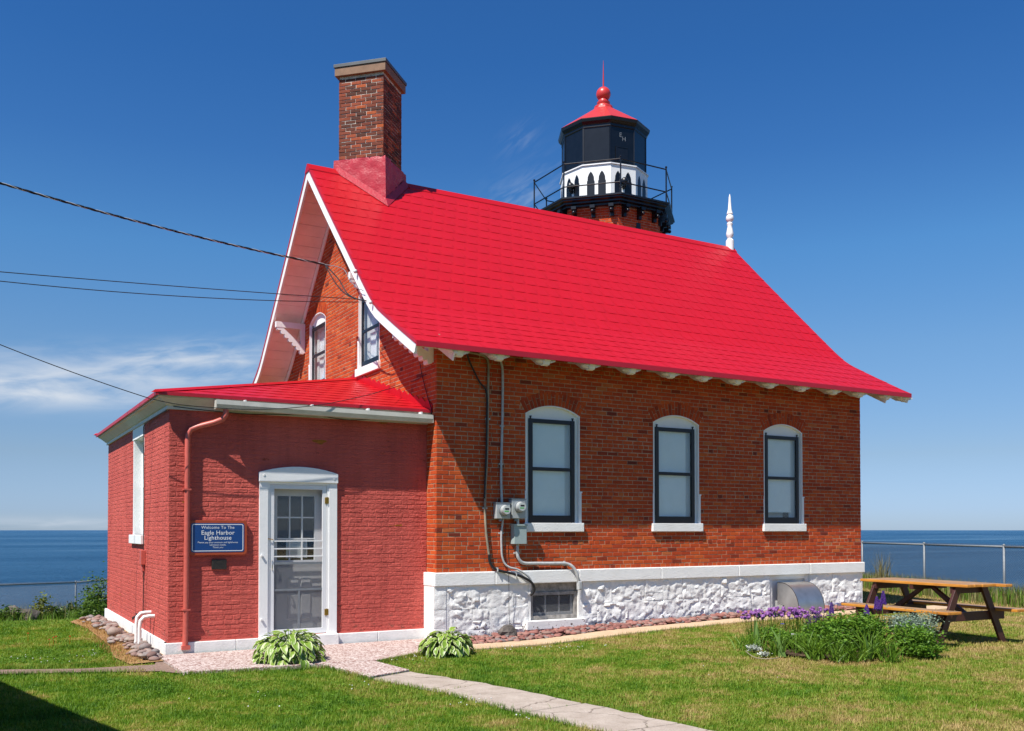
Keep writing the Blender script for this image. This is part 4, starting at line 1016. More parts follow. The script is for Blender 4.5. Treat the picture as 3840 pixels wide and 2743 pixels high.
# cornice
CP = [(0, 3.345), (.03, 3.345), (.03, 3.392), (.05, 3.40), (.07, 3.42), (.135, 3.478), (.165, 3.49), (.175, 3.54), (0, 3.54)]
w = MB(AF); V0 = [(-n_, z, n_) for n_, z in CP]; V1 = [(WA, z, n_) for n_, z in CP]; k = len(CP)
w.add(V0 + V1, [(i, (i + 1) % k, k + (i + 1) % k, k + i)[::-1] for i in range(k)] + [tuple(range(k)), tuple(range(2 * k - 1, k - 1, -1))]); w.build('cornice', 'cream_gutter', annex)
w = MB(AL); LL = YB - YA; V0 = [(-n_, z, n_) for n_, z in CP]; V1 = [(LL + n_, z, n_) for n_, z in CP]
w.add(V0 + V1, [(i, (i + 1) % k, k + (i + 1) % k, k + i)[::-1] for i in range(k)] + [tuple(range(k)), tuple(range(2 * k - 1, k - 1, -1))]); w.build('cornice', 'cream_gutter', annex)
# hipped roof
E0 = np.array([-WA - AO, YA - AO, EZ]); E1 = np.array([-WA - AO, YB + AO, EZ]); E2 = np.array([0, YA - AO, EZ]); E3 = np.array([0, YB + AO, EZ]); AP = np.array([AX, AY, AZ_])
w = MB(); w.add([E0, E2, AP, E1, E3, E0 - [0, 0, .03], E2 - [0, 0, .03], E1 - [0, 0, .03], E3 - [0, 0, .03]], [(0, 1, 2), (0, 2, 3), (3, 2, 4), (0, 5, 6, 1), (3, 7, 5, 0), (4, 8, 7, 3), (5, 7, 8, 6)])
aroof = w.build('roof', 'trim_red', annex); ORG[aroof.name] = ORG[annex.name]
def hip_tiles(Pa, Pb, apex, n_single, name='shingle'):
    """shingle courses on the triangle eave Pa-Pb with its apex"""
    u = (Pb - Pa); LU = np.linalg.norm(u); u = u / LU; nn = np.cross(u, apex - Pa); nn /= np.linalg.norm(nn)
    if nn[2] < 0: nn = -nn
    v = np.cross(nn, u); au, av = np.dot(apex - Pa, u), np.dot(apex - Pa, v)
    if av < 0: v = -v; av = -av
    R3 = np.stack([u, v, nn], 1); from mathutils import Matrix
    eul = Matrix(R3.tolist()).to_euler(); bulk = MB(); cand = []; r = .30; wv = .29; sb = shingle_mesh(wv, r, .0045); me = sb.mesh('shingle'); me.materials.append(MATS['roof_red']); TV = np.concatenate(sb.v)
    ri = 0; s = -.012
    while s < av - .05:
        x = -wv if ri % 2 else -wv / 2
        while x < LU:
            cand.append((x, s)); x += wv
        s += r; ri += 1
    def lim(s): t = np.clip(s / av, 0, 1); return au * t, LU + (au - LU) * t
    k = 0
    for x, s in cand:
        lo, hi = lim(s + r * 1.04)
        if x >= lo and x + wv <= hi and k < n_single:
            inst(name, me, aroof, Pa + u * x + v * s + nn * .002, eul); k += 1
        else:
            l0, h0 = lim(s)
            if x + wv < l0 or x > h0: continue
            W = []
            for p in TV:
                y_ = min(s + p[1], av); l1, h1 = lim(y_); xx = min(max(x + p[0], l1), h1); W.append(Pa + u * xx + v * y_ + nn * (p[2] + .002))
            bulk.add(W, sb.f)
    bulk.build('shingle_courses', 'roof_red', aroof, stuff=True)
hip_tiles(E0, E2, AP, 150); hip_tiles(E1, E0, AP, 60)
for a, b_ in ((E0, AP), (E1, AP)):
    w = MB(); d = (b_ - a); l = np.linalg.norm(d); d /= l; sd = np.cross(d, [0, 0, 1]); sd /= np.linalg.norm(sd)
    V = []
    for p in (a - d * .02, b_): V += [p - sd * .09 + [0, 0, .0], p - sd * .02 + [0, 0, .036], p + sd * .02 + [0, 0, .036], p + sd * .09 + [0, 0, .0]]
    w.add(V, [(0, 1, 5, 4), (1, 2, 6, 5), (2, 3, 7, 6), (0, 3, 2, 1), (4, 5, 6, 7)]); w.build('hip_cap', 'roof_red', aroof)
for Pa, Pb in ((E0, E2), (E1, E0)):
    w = MB(); d = (Pb - Pa) / np.linalg.norm(Pb - Pa); nn = np.array([d[1], -d[0], 0]); 
    V = []
    for p in (Pa, Pb): V += [p + nn * .0 + [0, 0, .014], p + nn * .022 + [0, 0, .010], p + nn * .022 - [0, 0, .038], p - [0, 0, .038]]
    w.add(V, [(0, 1, 5, 4), (1, 2, 6, 5), (2, 3, 7, 6), (0, 3, 2, 1), (4, 5, 6, 7)]); w.build('roof_edge', 'trim_red', aroof)
# stepped flashing up the brick gable
ns = 15
for i in range(ns):
    t = (i + .5) / ns; y = (YA - AO) + (AY - YA + AO) * t; z = EZ + (AZ_ - EZ) * t; dy = (AY - YA + AO) / ns
    w = MB(); w.prism([(y - dy * .62, z - .06), (y + dy * .62, z + .0), (y + dy * .60, z + .125), (y + dy * .1, z + .155), (y - dy * .62, z + .05)], -.012 - .0012 * (i % 2), .004, 0); w.build('step_flashing', 'roof_red', aroof)
for i in range(10):
    t = (i + .5) / 10; y = (YB + AO) + (AY - YB - AO) * t; z = EZ + (AZ_ - EZ) * t; w = MB(); w.prism([(y - .2, z + .02), (y + .2, z - .06), (y + .2, z + .05), (y - .15, z + .15)], -.012 - .0012 * (i % 2), .004, 0); w.build('step_flashing', 'roof_red', aroof)
# gutter along the door side
gu0, gu1 = .56, WA - .03
w = MB(AF); pr = [(.176, 3.36), (.176, 3.475), (.182, 3.475), (.182, 3.368), (.262, 3.368), (.292, 3.42), (.292, 3.468), (.286, 3.48), (.300, 3.482), (.302, 3.42), (.270, 3.36)]
k = len(pr); V0 = [(gu0, z, n_) for n_, z in pr]; V1 = [(gu1, z - .018, n_) for n_, z in pr]
w.add(V0 + V1, [(i, (i + 1) % k, k + (i + 1) % k, k + i) for i in range(k)]); w.box(gu0 - .004, gu0 + .002, 3.36, 3.478, .176, .30); w.box(gu1 - .004, gu1 + .003, 3.343, 3.46, .176, .30)
gutter = w.build('gutter', 'cream_gutter', annex); ORG[gutter.name] = ORG[annex.name]
for u in (.95, 1.9, 2.75, 3.6):
    w = MB(AF); w.box(u - .012, u + .012, 3.455, 3.50, .17, .295); w.build('gutter_strap', 'white_paint', gutter)
# downspout
dp = [(.70, 3.37, .235), (.695, 3.28, .235), (.66, 3.225, .22), (.56, 3.18, .17), (.36, 3.12, .085), (.27, 3.08, .065), (.232, 3.00, .055), (.230, 2.0, .055), (.222, .6, .055), (.216, .16, .055), (.214, .10, .06)]
w = MB(); w.tube(AF(dp), .038, 8, raw=True); ds = w.build('downspout', 'downspout_red', annex); ORG[ds.name] = ORG[annex.name]; smooth_angle(ds, 50)
w = MB(AF); w.box(.165, .275, .095, .15, .012, .10); w.build('shoe', 'downspout_red', ds)
for z in (2.25, .62):
    w = MB(AF); w.box(.178, .278, z, z + .022, -.005, .0955); w.build('strap', 'downspout_red', ds)

# ---- door with storm door in front
def door():
    u0, u1 = DOOR[0] - .495, DOOR[0] + .495
    w = MB(AF); ZS = ZPT + .012
    w.box(u0 - .075, u0 + .045, ZS, 2.40, -.05, .032); w.box(u1 - .045, u1 + .075, ZS, 2.40, -.05, .032)
    d = w.build('door', 'white_paint', annex); ORG[d.name] = ORG[annex.name]
    hp = [(u0 - .085, 2.395), (u1 + .085, 2.395)] + [(DOOR[0] + .58 - 1.16 * i / 12, arch_z(DOOR[0] + .58 - 1.16 * i / 12, DOOR[0], .58, 2.53, .09)) for i in range(13)]
    w = MB(AF); w.prism(hp, -.03, .055, 2); w.build('head', 'white_paint', d, bevel=.006)
    for a, b_ in ((u0 + .045, u0 + .075), (u1 - .075, u1 - .045)):
        w = MB(AF); w.box(a, b_, ZS, 2.395, -.05, .02); w.build('stop', 'white_paint', d)
    w = MB(AF); w.box(u0 + .075, u1 - .075, 2.36, 2.396, -.05, .018); w.build('stop', 'white_paint', d)
    a, b_ = u0 + .078, u1 - .078; z0, z1 = ZS + .012, 2.357                 # storm door
    w = MB(AF); fw = .062; w.box(a, a + fw, z0, z1, -.02, .012); w.box(b_ - fw, b_, z0, z1, -.02, .012); w.box(a + fw, b_ - fw, z1 - .06, z1, -.02, .011); w.box(a + fw, b_ - fw, z0, z0 + .075, -.02, .011)
    sd = w.build('storm_door_frame', 'door_white', d, bevel=.003)
    zr = z0 + .64
    w = MB(AF); w.box(a + fw, b_ - fw, zr - .014, zr + .014, -.012, .004); w.build('rail', 'galvanised', d)
    w = MB(AF); w.box((a + b_) / 2 - .002, (a + b_) / 2 + .028, z0 + .075, zr - .014, -.012, .003); w.build('rail', 'galvanised', d)
    zr2 = z0 + 1.02
    w = MB(AF); w.box(a + fw, b_ - fw, zr2 - .016, zr2 + .016, -.012, .006); w.build('rail', 'galvanised', d)
    for i in range(3):
        z = zr2 + .10 + .11 * i; w = MB(AF); w.box(a + fw, b_ - fw, z - .008, z + .008, -.006, .010); w.build('push_bar', 'white_paint', d)
    w = MB(AF); w.box(a + fw, b_ - fw, z0 + .075, zr2, -.008, -.006); w.build('insect_screen', 'insect_screen', d)
    w = MB(AF); w.box(a + fw, b_ - fw, zr2, z1 - .06, -.008, -.006); w.build('insect_screen', 'fine_screen', d)
    # main door behind
    n0 = -.13; w = MB(AF); lu0, lu1, lz0, lz1 = a + .145, b_ - .135, z0 + 1.06, z0 + 1.99
    w.box(u0 + .0, lu0, ZS, 2.38, n0 - .04, n0); w.box(lu1, u1, ZS, 2.38, n0 - .04, n0); w.box(lu0, lu1, ZS, lz0, n0 - .04, n0); w.box(lu0, lu1, lz1, 2.38, n0 - .04, n0)
    w.build('door_leaf', 'door_white', d)
    for (p, q, r_, s_) in ((a + .30, a + .46, z0 + .66, z0 + .80), (a + .50, a + .64, z0 + .66, z0 + .80), (a + .30, a + .46, z0 + .20, z0 + .56), (a + .50, a + .64, z0 + .20, z0 + .56)):
        w = MB(AF); w.box(p, q, r_, s_, n0 - .001, n0 + .016); w.build('panel', 'door_white', d, bevel=.01)
    for i in range(3):
        for j in range(3):
            p0, p1 = lu0 + (lu1 - lu0) * i / 3, lu0 + (lu1 - lu0) * (i + 1) / 3; r0, r1 = lz0 + (lz1 - lz0) * j / 3, lz0 + (lz1 - lz0) * (j + 1) / 3
            w = MB(AF); w.box(p0, p1, r0, r1, n0 - .022, n0 - .018); w.build('pane', 'window_glass', d)
    w = MB(AF)
    for i in (1, 2): x = lu0 + (lu1 - lu0) * i / 3; w.box(x - .010, x + .010, lz0, lz1, n0 - .03, n0 - .004)
    for j in (1, 2): z = lz0 + (lz1 - lz0) * j / 3; w.box(lu0, lu1, z - .010, z + .010, n0 - .03, n0 - .0045)
    w.build('muntin', 'white_paint', d)
    w = MB(AF); w.box(lu0 + .14, lu1 - .10, lz0 + .03, lz0 + .30, n0 - .034, n0 - .032); w.build('paper_notice', 'paper', d)
    w = MB(AF); w.box(u0, u1, ZS, 2.4, -.75, -.73); w.box(u0 - .02, u0, ZS, 2.4, -.75, -.17); w.box(u1, u1 + .02, ZS, 2.4, -.75, -.17); w.box(u0, u1, 2.4, 2.42, -.75, -.06); w.build('room', 'dark_inside', d)
    for z in (z0 + .30, z0 + 1.93):
        w = MB(AF); w.box(b_ - .028, b_ + .030, z - .045, z + .045, .0, .026); w.box(b_ - .006, b_ + .008, z - .05, z + .05, .02, .036); w.build('hinge', 'brass', d, bevel=.003)
    w = MB(); w.tube(AF([(a + .032, z0 + .93, .012), (a + .028, z0 + .95, .045), (a + .026, z0 + 1.0, .055), (a + .028, z0 + 1.05, .045), (a + .032, z0 + 1.07, .012)]), .008, 6, raw=True); w.build('handle', 'chrome', d)
    w = MB(); w.tube(AF([(a - .03, z0 + 1.375, .03), (a + .01, z0 + 1.37, .034), (a + .045, z0 + 1.36, .02)]), .006, 6, raw=True); w.build('latch_hook', 'brass', d)
    for u, z in ((u0 - .02, 2.49), (DOOR[0] - .1, 2.58), (u1 + .02, 2.46), (u0 - .045, 1.35), (u0 - .045, .45)):
        w = MB(AF); w.box(u - .012, u + .012, z - .012, z + .012, .03, .062); w.build('bolt', 'white_paint', d)
door()
# ---- window of the annexe's end wall
def annex_window():
    uc, hw, sl, tp = WIN[:4]
    w = MB(AL); w.box(uc - hw - .0, uc - hw + .05, sl, tp, -.17, -.004); w.box(uc + hw - .05, uc + hw + .03, sl, tp, -.17, .004); w.box(uc - hw - .02, uc + hw + .06, tp - .02, 3.342, -.17, .012)
    o = w.build('window', 'white_paint', annex); ORG[o.name] = ORG[annex.name]
    w = MB(AL); w.box(uc - hw + .05, uc - hw + .11, sl, tp, -.16, -.12); w.box(uc + hw - .11, uc + hw - .05, sl, tp, -.16, -.12); w.box(uc - hw + .11, uc + hw - .11, tp - .09, tp - .02, -.16, -.12); w.box(uc - hw + .11, uc + hw - .11, sl, sl + .08, -.16, -.12); w.box(uc - hw + .11, uc + hw - .11, 2.40, 2.46, -.16, -.12); w.build('sash', 'white_paint', o)
    w = MB(AL); w.box(uc - hw + .11, uc + hw - .11, sl + .08, 2.40, -.146, -.143); w.build('pane', 'window_glass', o)
    w = MB(AL); w.box(uc - hw + .11, uc + hw - .11, 2.46, tp - .09, -.146, -.143); w.build('pane', 'window_glass', o)
    w = MB(AL); w.box(uc - hw + .05, uc + hw - .05, sl, tp, -.23, -.225); w.build('roller_shade', 'shade_cloth', o)
    w = MB(AL); w.box(uc - hw - .05, uc + hw + .155, sl - .14, sl, -.15, .05); w.build('sill', 'white_paint', o, bevel=.006)
annex_window()

# ------------------------------------------------------------------ light tower
TC = np.array([9.30, 8.68]); A0 = math.atan2(-math.cos(math.radians(22.5)), -math.sin(math.radians(22.5)))   # octagon square to the house
tower = thing('light_tower', 'octagonal brick light tower with black lantern, white gallery wall and red dome roof', 'tower', (TC[0], TC[1], 0))
def drum(prof, sides, rot, name, mat, parent=tower): w = MB(); w.lathe(prof, (TC[0], TC[1], 0), sides, rot); return w.build(name, mat, parent)
RB = 1.72
drum([(RB - .005, -.5), (RB - .005, 10.32)], 8, A0, 'wall', 'mortar')
bulkt = MB(); tn = 0
for k in range(8):
    a0, a1 = A0 + k * PI / 4, A0 + (k + 1) * PI / 4; p0 = TC + RB * np.array([math.cos(a0), math.sin(a0)]); p1 = TC + RB * np.array([math.cos(a1), math.sin(a1)])
    m = (p0 + p1) / 2 - TC; n = np.array([m[0], m[1], 0]) / np.linalg.norm(m); vis = np.dot(n[:2], CAM[:2] - TC) > 0
    if not vis: continue
    u = np.array([p1[0] - p0[0], p1[1] - p0[1], 0]); lu = np.linalg.norm(u); u /= lu; mp = Map((p0[0], p0[1], 0), u, n)
    tb = lay(8.0, 10.3, lambda a, b: [(.003, lu - .003)], phase=k)
    sg_ = set(i for i, t in enumerate(tb) if t[2] > 9.0); sg_ = set(list(sg_)[:95])
    bb = place_bricks(tb, mp, tower, 'brick', sg_)
    if bb.n: bb.build('brick_courses', 'brick', tower, stuff=True)
    w = MB(mp); w.box(lu * .5 - .07, lu * .5 + .07, 9.70, 9.90, -.02, .012); v_ = w.build('air_vent', 'black_paint', tower)
    for t in (.12, .5, .88):                        # turned drop brackets under the gallery
        w = MB(mp); uu = lu * t; w.prism([(uu - .05, 9.98), (uu + .05, 9.98), (uu + .05, 10.29), (uu - .05, 10.29)], 0, .09, 2); w.box(uu - .065, uu + .065, 10.19, 10.27, .08, .24); w.box(uu - .05, uu + .05, 10.08, 10.19, .085, .18)
        br = w.build('bracket', 'black_paint', tower); ORG[br.name] = ORG[tower.name]
        w = MB(); p = mp([(uu, 10.11, .205)])[0]; w.ball(p, .05, 8, 6); w.build('drop', 'black_paint', br, smooth=True)
RD = 2.07
dk = drum([(RB, 10.275), (1.86, 10.275), (1.86, 10.32), (1.95, 10.34), (1.95, 10.38), (2.03, 10.41), (2.03, 10.44), (RD, 10.455), (RD, 10.50), (.4, 10.51)], 8, A0, 'gallery_deck', 'black_paint')
D0 = math.atan2(-math.cos(math.radians(26.6)), -math.sin(math.radians(26.6)))
def facets(R, sides, rot):
    for k in range(sides):
        a0, a1 = rot + 2 * PI * k / sides, rot + 2 * PI * (k + 1) / sides; p0 = TC + R * np.array([math.cos(a0), math.sin(a0)]); p1 = TC + R * np.array([math.cos(a1), math.sin(a1)]); m = (p0 + p1) / 2 - TC; n = np.array([m[0], m[1], 0]) / np.linalg.norm(m); u = np.array([*(p1 - p0), 0]); lu = np.linalg.norm(u); yield k, Map((p0[0], p0[1], 0), u / lu, n), lu
gw = drum([(1.235, 10.505), (1.235, 11.56), (1.27, 11.565), (1.27, 11.595), (1.1, 11.60)], 10, D0, 'gallery_wall', 'white_paint'); ORG[gw.name] = ORG[tower.name]
def gothic(c, w, z0, z1): return [(c - w, z0), (c + w, z0), (c + w, z1 - .27), (c + w * .86, z1 - .25), (c + w * .80, z1 - .15), (c + w * .45, z1 - .06), (c, z1), (c - w * .45, z1 - .06), (c - w * .80, z1 - .15), (c - w * .86, z1 - .25), (c - w, z1 - .27)]
for k, mp, lu in facets(1.235, 10, D0):
    for t in (.29, .69):
        w = MB(mp); w.prism(gothic(lu * t, .105, 10.53, 11.40), -.01, .006, 2); w.build('gothic_panel', 'black_paint', gw)
    if k in (0, 8):
        w = MB(); c_ = lu * .49; w.tube(mp([(c_, 10.95, .02), (c_, 10.98, .10), (c_, 11.08, .13)]), .05, 8, raw=True); w.ball(mp([(c_, 11.10, .09)])[0], .11, 10, 6); w.build('vent_hood', 'black_paint', gw, smooth=True)
lan = drum([(1.175, 11.6), (1.175, 12.66)], 10, D0, 'lantern', 'dark_inside'); ORG[lan.name] = ORG[tower.name]
for k, mp, lu in facets(1.19, 10, D0):
    w = MB(mp); w.box(.025, lu - .025, 11.605, 12.60, -.02, .0); w.build('pane', 'lantern_black', lan)
    w = MB(mp); w.box(-.022, .022, 11.60, 12.62, -.02, .012); w.build('glazing_bar', 'black_paint', lan)
    if k == 0:
        w = MB(mp); w.box(lu * .24, lu * .72, 11.68, 12.06, .0, .02); w.box(lu * .24 - .02, lu * .24 + .02, 11.66, 12.08, .0, .03); w.box(lu * .24, lu * .72, 12.05, 12.075, .0, .03); w.build('hatch', 'black_paint', lan)
        text_obj('E', .17, mp, lu * .42, 12.40, .006, 'galvanised', lan); text_obj('H', .17, mp, lu * .56, 12.30, .006, 'galvanised', lan)
w = drum([(1.19, 12.60), (1.215, 12.62), (1.215, 12.68), (1.24, 12.70), (1.29, 12.76), (1.31, 12.83), (1.30, 12.845), (1.0, 12.85)], 10, D0, 'cornice', 'black_paint')
dm = drum([(1.305, 12.848), (.30, 13.54), (.27, 13.60)], 10, D0, 'dome_roof', 'lantern_red')
bl_ = MB(); bl_.lathe([(.27, 13.59), (.26, 13.64), (.20, 13.66), (.165, 13.70), (.185, 13.74), (.185, 13.77), (.15, 13.79), (.14, 13.84)] + [(.205 * math.sin(t), 14.01 - .205 * math.cos(t)) for t in np.linspace(.55, PI - .06, 14)], (TC[0], TC[1], 0), 20); smooth_angle(bl_.build('vent_ball', 'lantern_red', tower), 40)
w = MB(); w.tube([(TC[0], TC[1], 14.19), (TC[0], TC[1], 14.55), (TC[0], TC[1], 14.98)], [.022, .016, .004], 8); w.build('lightning_rod', 'lantern_red', tower)
RPo = [TC + 1.98 * np.array([math.cos(A0 + k * PI / 4), math.sin(A0 + k * PI / 4)]) for k in range(8)]
for k in range(8):
    p, q = RPo[k], RPo[(k + 1) % 8]
    w = MB(); w.tube([(p[0], p[1], 10.5), (p[0], p[1], 11.45)], .020, 8); w.ball((p[0], p[1], 11.47), .032, 8, 5); w.build('railing_post', 'black_paint', tower)
    for z in (10.80, 11.41):
        w = MB(); w.tube([(p[0], p[1], z), (q[0], q[1], z)], .017, 6); w.build('rail', 'black_paint', tower)
# ------------------------------------------------------------------ small things on the walls
def rounded(u0, u1, z0, z1, r, k=5):
    P = []
    for cx_, cz_, a0 in ((u1 - r, z1 - r, 0), (u0 + r, z1 - r, 90), (u0 + r, z0 + r, 180), (u1 - r, z0 + r, 270)):
        for i in range(k + 1): a = math.radians(a0 + 90 * i / k); P.append((cx_ + r * math.cos(a), cz_ + r * math.sin(a)))
    return P
def A_(x): return x + WA        # world x -> u along the annexe's front
sign = thing('welcome_sign', 'blue welcome sign with white border on orange wooden board beside annex door', 'sign', (-3.17, YA - .03, 1.36))
w = MB(AF); w.prism(rounded(A_(-3.567), A_(-2.778), 1.366, 1.845, .05), .014, .045, 2); w.build('board', 'wood_sign', sign, bevel=.004)
w = MB(AF); w.prism(rounded(A_(-3.538), A_(-2.818), 1.405, 1.806, .03), .045, .0475, 2); w.build('blue_panel', 'sign_blue', sign)
def frame_line(mp, u0, u1, z0, z1, r, t, n0, n1, name, mat, parent):
    P, Q = rounded(u0, u1, z0, z1, r), rounded(u0 + t, u1 - t, z0 + t, z1 - t, r - t * .5); k = len(P); b = MB(mp)
    b.add([(p[0], p[1], n1) for p in P] + [(q[0], q[1], n1) for q in Q], [(i, (i + 1) % k, k + (i + 1) % k, k + i) for i in range(k)]); return b.build(name, mat, parent)
frame_line(AF, A_(-3.524), A_(-2.832), 1.419, 1.792, .024, .010, .0475, .0485, 'border_line', 'sign_white', sign)
cu_ = A_(-3.178)
for body, size, z, bold in (('Welcome To The', .060, 1.745, .0), ('Eagle Harbor', .082, 1.672, .0004), ('Lighthouse', .082, 1.602, .0004), ('Please pay your museum and lighthouse', .0325, 1.540, .0), ('admission inside.', .0325, 1.506, .0), ('Thank you', .0325, 1.472, .0)):
    text_obj(body, size, AF, cu_, z, .0492, 'sign_white', sign, bold=bold, spacing=1.03)
plq = thing('bronze_plaque', 'small dark bronze plaque below the blue welcome sign', 'plaque', (-3.15, YA - .02, 1.17))
w = MB(AF); w.box(A_(-3.254), A_(-3.052), 1.168, 1.302, .0, .022); w.build('plate', 'dark_bronze', plq, bevel=.004)
w = MB(AF)
for i in range(5): w.box(A_(-3.235) + .004 * (i % 2), A_(-3.07) - .005 * (i % 3), 1.192 + .020 * i, 1.199 + .020 * i, .02, .0235)
w.build('raised_lines', 'dark_bronze', plq)
# white vent pipes and cables on the annexe's end wall
vp = thing('vent_pipe', 'taller one of two bent white plastic vent pipes at the annex end wall', 'pipe', (-4.0, 1.55, 0), 'vent pipes of the annex end wall'); vp2 = thing('vent_pipe', 'shorter one of two bent white plastic vent pipes at the annex end wall', 'pipe', (-4.0, 1.25, 0), 'vent pipes of the annex end wall')
for o, y, h_ in ((vp, 1.70, .50), (vp2, 1.40, .47)):
    w = MB(); w.tube([(-4.02, y + .02, -.05), (-4.02, y + .01, h_ - .16), (-4.01, y, h_ - .06), (-3.965, y, h_ - .01), (-3.90, y, h_), (-3.80, y, h_)], .026, 10); smooth_angle(w.build('pipe', 'white_paint', o), 50)
    w = MB(); w.tube([(-4.02, y + .02, .04), (-4.02, y + .02, .09)], .031, 10); w.build('collar', 'white_paint', o)
jb = thing('junction_box', 'small red painted cable box under the annex end wall window', 'box', (-3.86, 2.30, 1.15))
w = MB(AL); w.box(1.88, 2.03, 1.18, 1.40, .0, .065); w.box(1.92, 1.985, 1.08, 1.18, .0, .045); w.build('case', 'downspout_red', jb, bevel=.006)
w = MB(); w.tube(AL([(1.955, 1.09, .025), (1.945, 1.02, .03), (1.965, .96, .02), (1.985, 1.0, .02), (1.97, 1.08, .025)]), .006, 5, raw=True); w.build('cable_loop', 'downspout_red', jb)
cb = thing('annex_cable', 'thin dark cable running down the annex end wall from its cornice', 'cable', (-3.83, 2.25, .3))
w = MB(); w.tube(AL([(.05, 3.33, .03), (.5, 3.325, .04), (1.1, 3.33, .04), (1.75, 3.31, .04), (1.93, 3.28, .035), (1.95, 3.15, .03), (1.95, 2.3, .02), (1.955, 1.4, .02), (1.94, 1.18, .02), (1.93, .8, .02), (1.945, .45, .02), (1.96, .30, .02)]), .007, 5, raw=True); w.build('cable', 'cable_black', cb)
tp_ = thing('wall_tap', 'small rusty water tap low on the annex end wall', 'tap', (-3.86, 2.9, .36))
w = MB(); w.tube(AL([(2.38, .36, 0), (2.38, .36, .07), (2.40, .34, .10), (2.40, .31, .10)]), .016, 8, raw=True); w.tube(AL([(2.34, .40, .05), (2.42, .40, .05)]), .010, 6, raw=True); w.tube(AL([(2.38, .36, .05), (2.38, .40, .05)]), .008, 6, raw=True); w.build('spout', 'dark_bronze', tp_)

# electric meters
def meter(x0, x1, z0, z1, cz, label):
    m = thing('electric_meter', label, 'meter', ((x0 + x1) / 2, -.06, z0), 'electric meters on the brick wall')
    w = MB(FRONT); w.box(x0, x1, z0, z1, .004, .115); w.build('socket_box', 'meter_grey', m, bevel=.008)
    w = MB(FRONT); w.box(x0 - .008, x1 + .008, z1 - .012, z1 + .004, .004, .12); w.build('top_lip', 'galvanised', m)
    c = np.array([(x0 + x1) / 2 + .005, -.115, cz]); r = .092
    def cyl(r0, y0, y1, name, mat, r1=None):
        w = MB(); w.tube([(c[0], y0, c[2]), (c[0], y1, c[2])], [r0, r1 or r0], 20); o = w.build(name, mat, m); smooth_angle(o, 40); return o
    cyl(r, -.112, -.15, 'ring', 'galvanised'); cyl(r * .9, -.15, -.215, 'glass_cover', 'meter_grey', r * .78); cyl(r * .70, -.2155, -.219, 'face', 'meter_face')
    w = MB(FRONT); w.box(c[0] - .035, c[0] + .035, cz + .006, cz + .03, .2195, .221); w.build('display', 'black_paint', m)
    w = MB(FRONT); w.box(c[0] - .045, c[0] + .03, cz - .028, cz - .010, .2195, .221); w.build('label_strip', 'meter_label', m)
    w = MB(); w.tube([(x0 + .10, -.06, z0), (x0 + .10, -.06, z0 - .04)], .03, 10); w.build('hub', 'galvanised', m)
    return m
meter(.985, 1.232, 1.885, 2.135, 2.02, 'grey electric meter with round glass face joined to conduit from above')
meter(1.262, 1.512, 1.89, 2.20, 2.075, 'grey electric meter with round glass face beside the window frame')
db = thing('disconnect_box', 'plain pale green metal switch box below the electric meters', 'box', (1.42, -.06, 1.485))
w = MB(FRONT); w.box(1.30, 1.53, 1.485, 1.79, .004, .12); w.build('case', 'meter_box_green', db, bevel=.006)
w = MB(FRONT); w.box(1.293, 1.537, 1.775, 1.80, .004, .135); w.build('hood', 'meter_box_green', db)
w = MB(); w.tube([(1.40, -.06, 1.79), (1.40, -.06, 1.895)], .022, 10); w.build('nipple', 'conduit_grey', db)
def curve(P, n=8):
    P = [np.array(p, float) for p in P]; out = []
    for i in range(len(P) - 1):
        a, b, c, d = P[max(0, i - 1)], P[i], P[i + 1], P[min(len(P) - 1, i + 2)]
        for k in range(n):
            t = k / n; out.append(.5 * ((2 * b) + (-a + c) * t + (2 * a - 5 * b + 4 * c - d) * t * t + (-a + 3 * b - 3 * c + d) * t ** 3))
    out.append(P[-1]); return out
def wire(name, label, cat, pts, r, mat, sides=8, clips=(), n=8, part='cable', group=None, loc=None):
    o = thing(name, label, cat, tuple(pts[-1]) if loc is None else loc, group); w = MB(); w.tube(curve(pts, n) if n else pts, r, sides); w.build(part, mat, o, smooth=True)
    for p, d in clips:
        k = MB(); k.box(p[0] - d[0], p[0] + d[0], p[1] - d[1], p[1] + d[1], p[2] - d[2], p[2] + d[2]); k.build('clip', 'conduit_grey', o)
    return o
wire('conduit', 'grey conduit dropping from the eave to the upper meter box', 'conduit', [(.95, -.30, 4.50), (1.05, -.12, 4.46), (1.10, -.045, 4.36), (1.136, -.035, 4.2), (1.137, -.03, 3.6), (1.118, -.03, 2.9), (1.112, -.03, 2.5), (1.118, -.045, 2.13)], .020, 'conduit_grey', clips=[((1.135, -.02, 3.35), (.035, .012, .012)), ((1.115, -.02, 2.75), (.035, .012, .012))])
wire('conduit', 'thin grey conduit curving from the meter down over the water table', 'conduit', [(1.135, -.05, 1.885), (1.13, -.035, 1.78), (1.116, -.03, 1.63), (1.118, -.03, 1.45), (1.13, -.03, 1.30), (1.175, -.035, 1.18), (1.26, -.06, 1.115), (1.38, -.075, 1.085), (1.50, -.09, 1.02), (1.60, -.09, .94), (1.645, -.08, .84), (1.66, -.06, .76)], .017, 'conduit_grey', clips=[((1.116, -.02, 1.66), (.04, .012, .012))])
wire('conduit', 'thick grey plastic conduit bending from the switch box over the basement window', 'conduit', [(1.398, -.05, 1.49), (1.40, -.045, 1.36), (1.415, -.045, 1.27), (1.47, -.045, 1.20), (1.56, -.045, 1.175), (1.75, -.045, 1.172), (2.1, -.045, 1.165), (2.30, -.05, 1.16), (2.40, -.075, 1.125), (2.47, -.10, 1.04), (2.51, -.105, .94), (2.535, -.09, .86)], .027, 'conduit_grey', 10, clips=[((1.40, -.02, 1.345), (.05, .015, .012)), ((2.30, -.025, 1.16), (.012, .02, .04))])
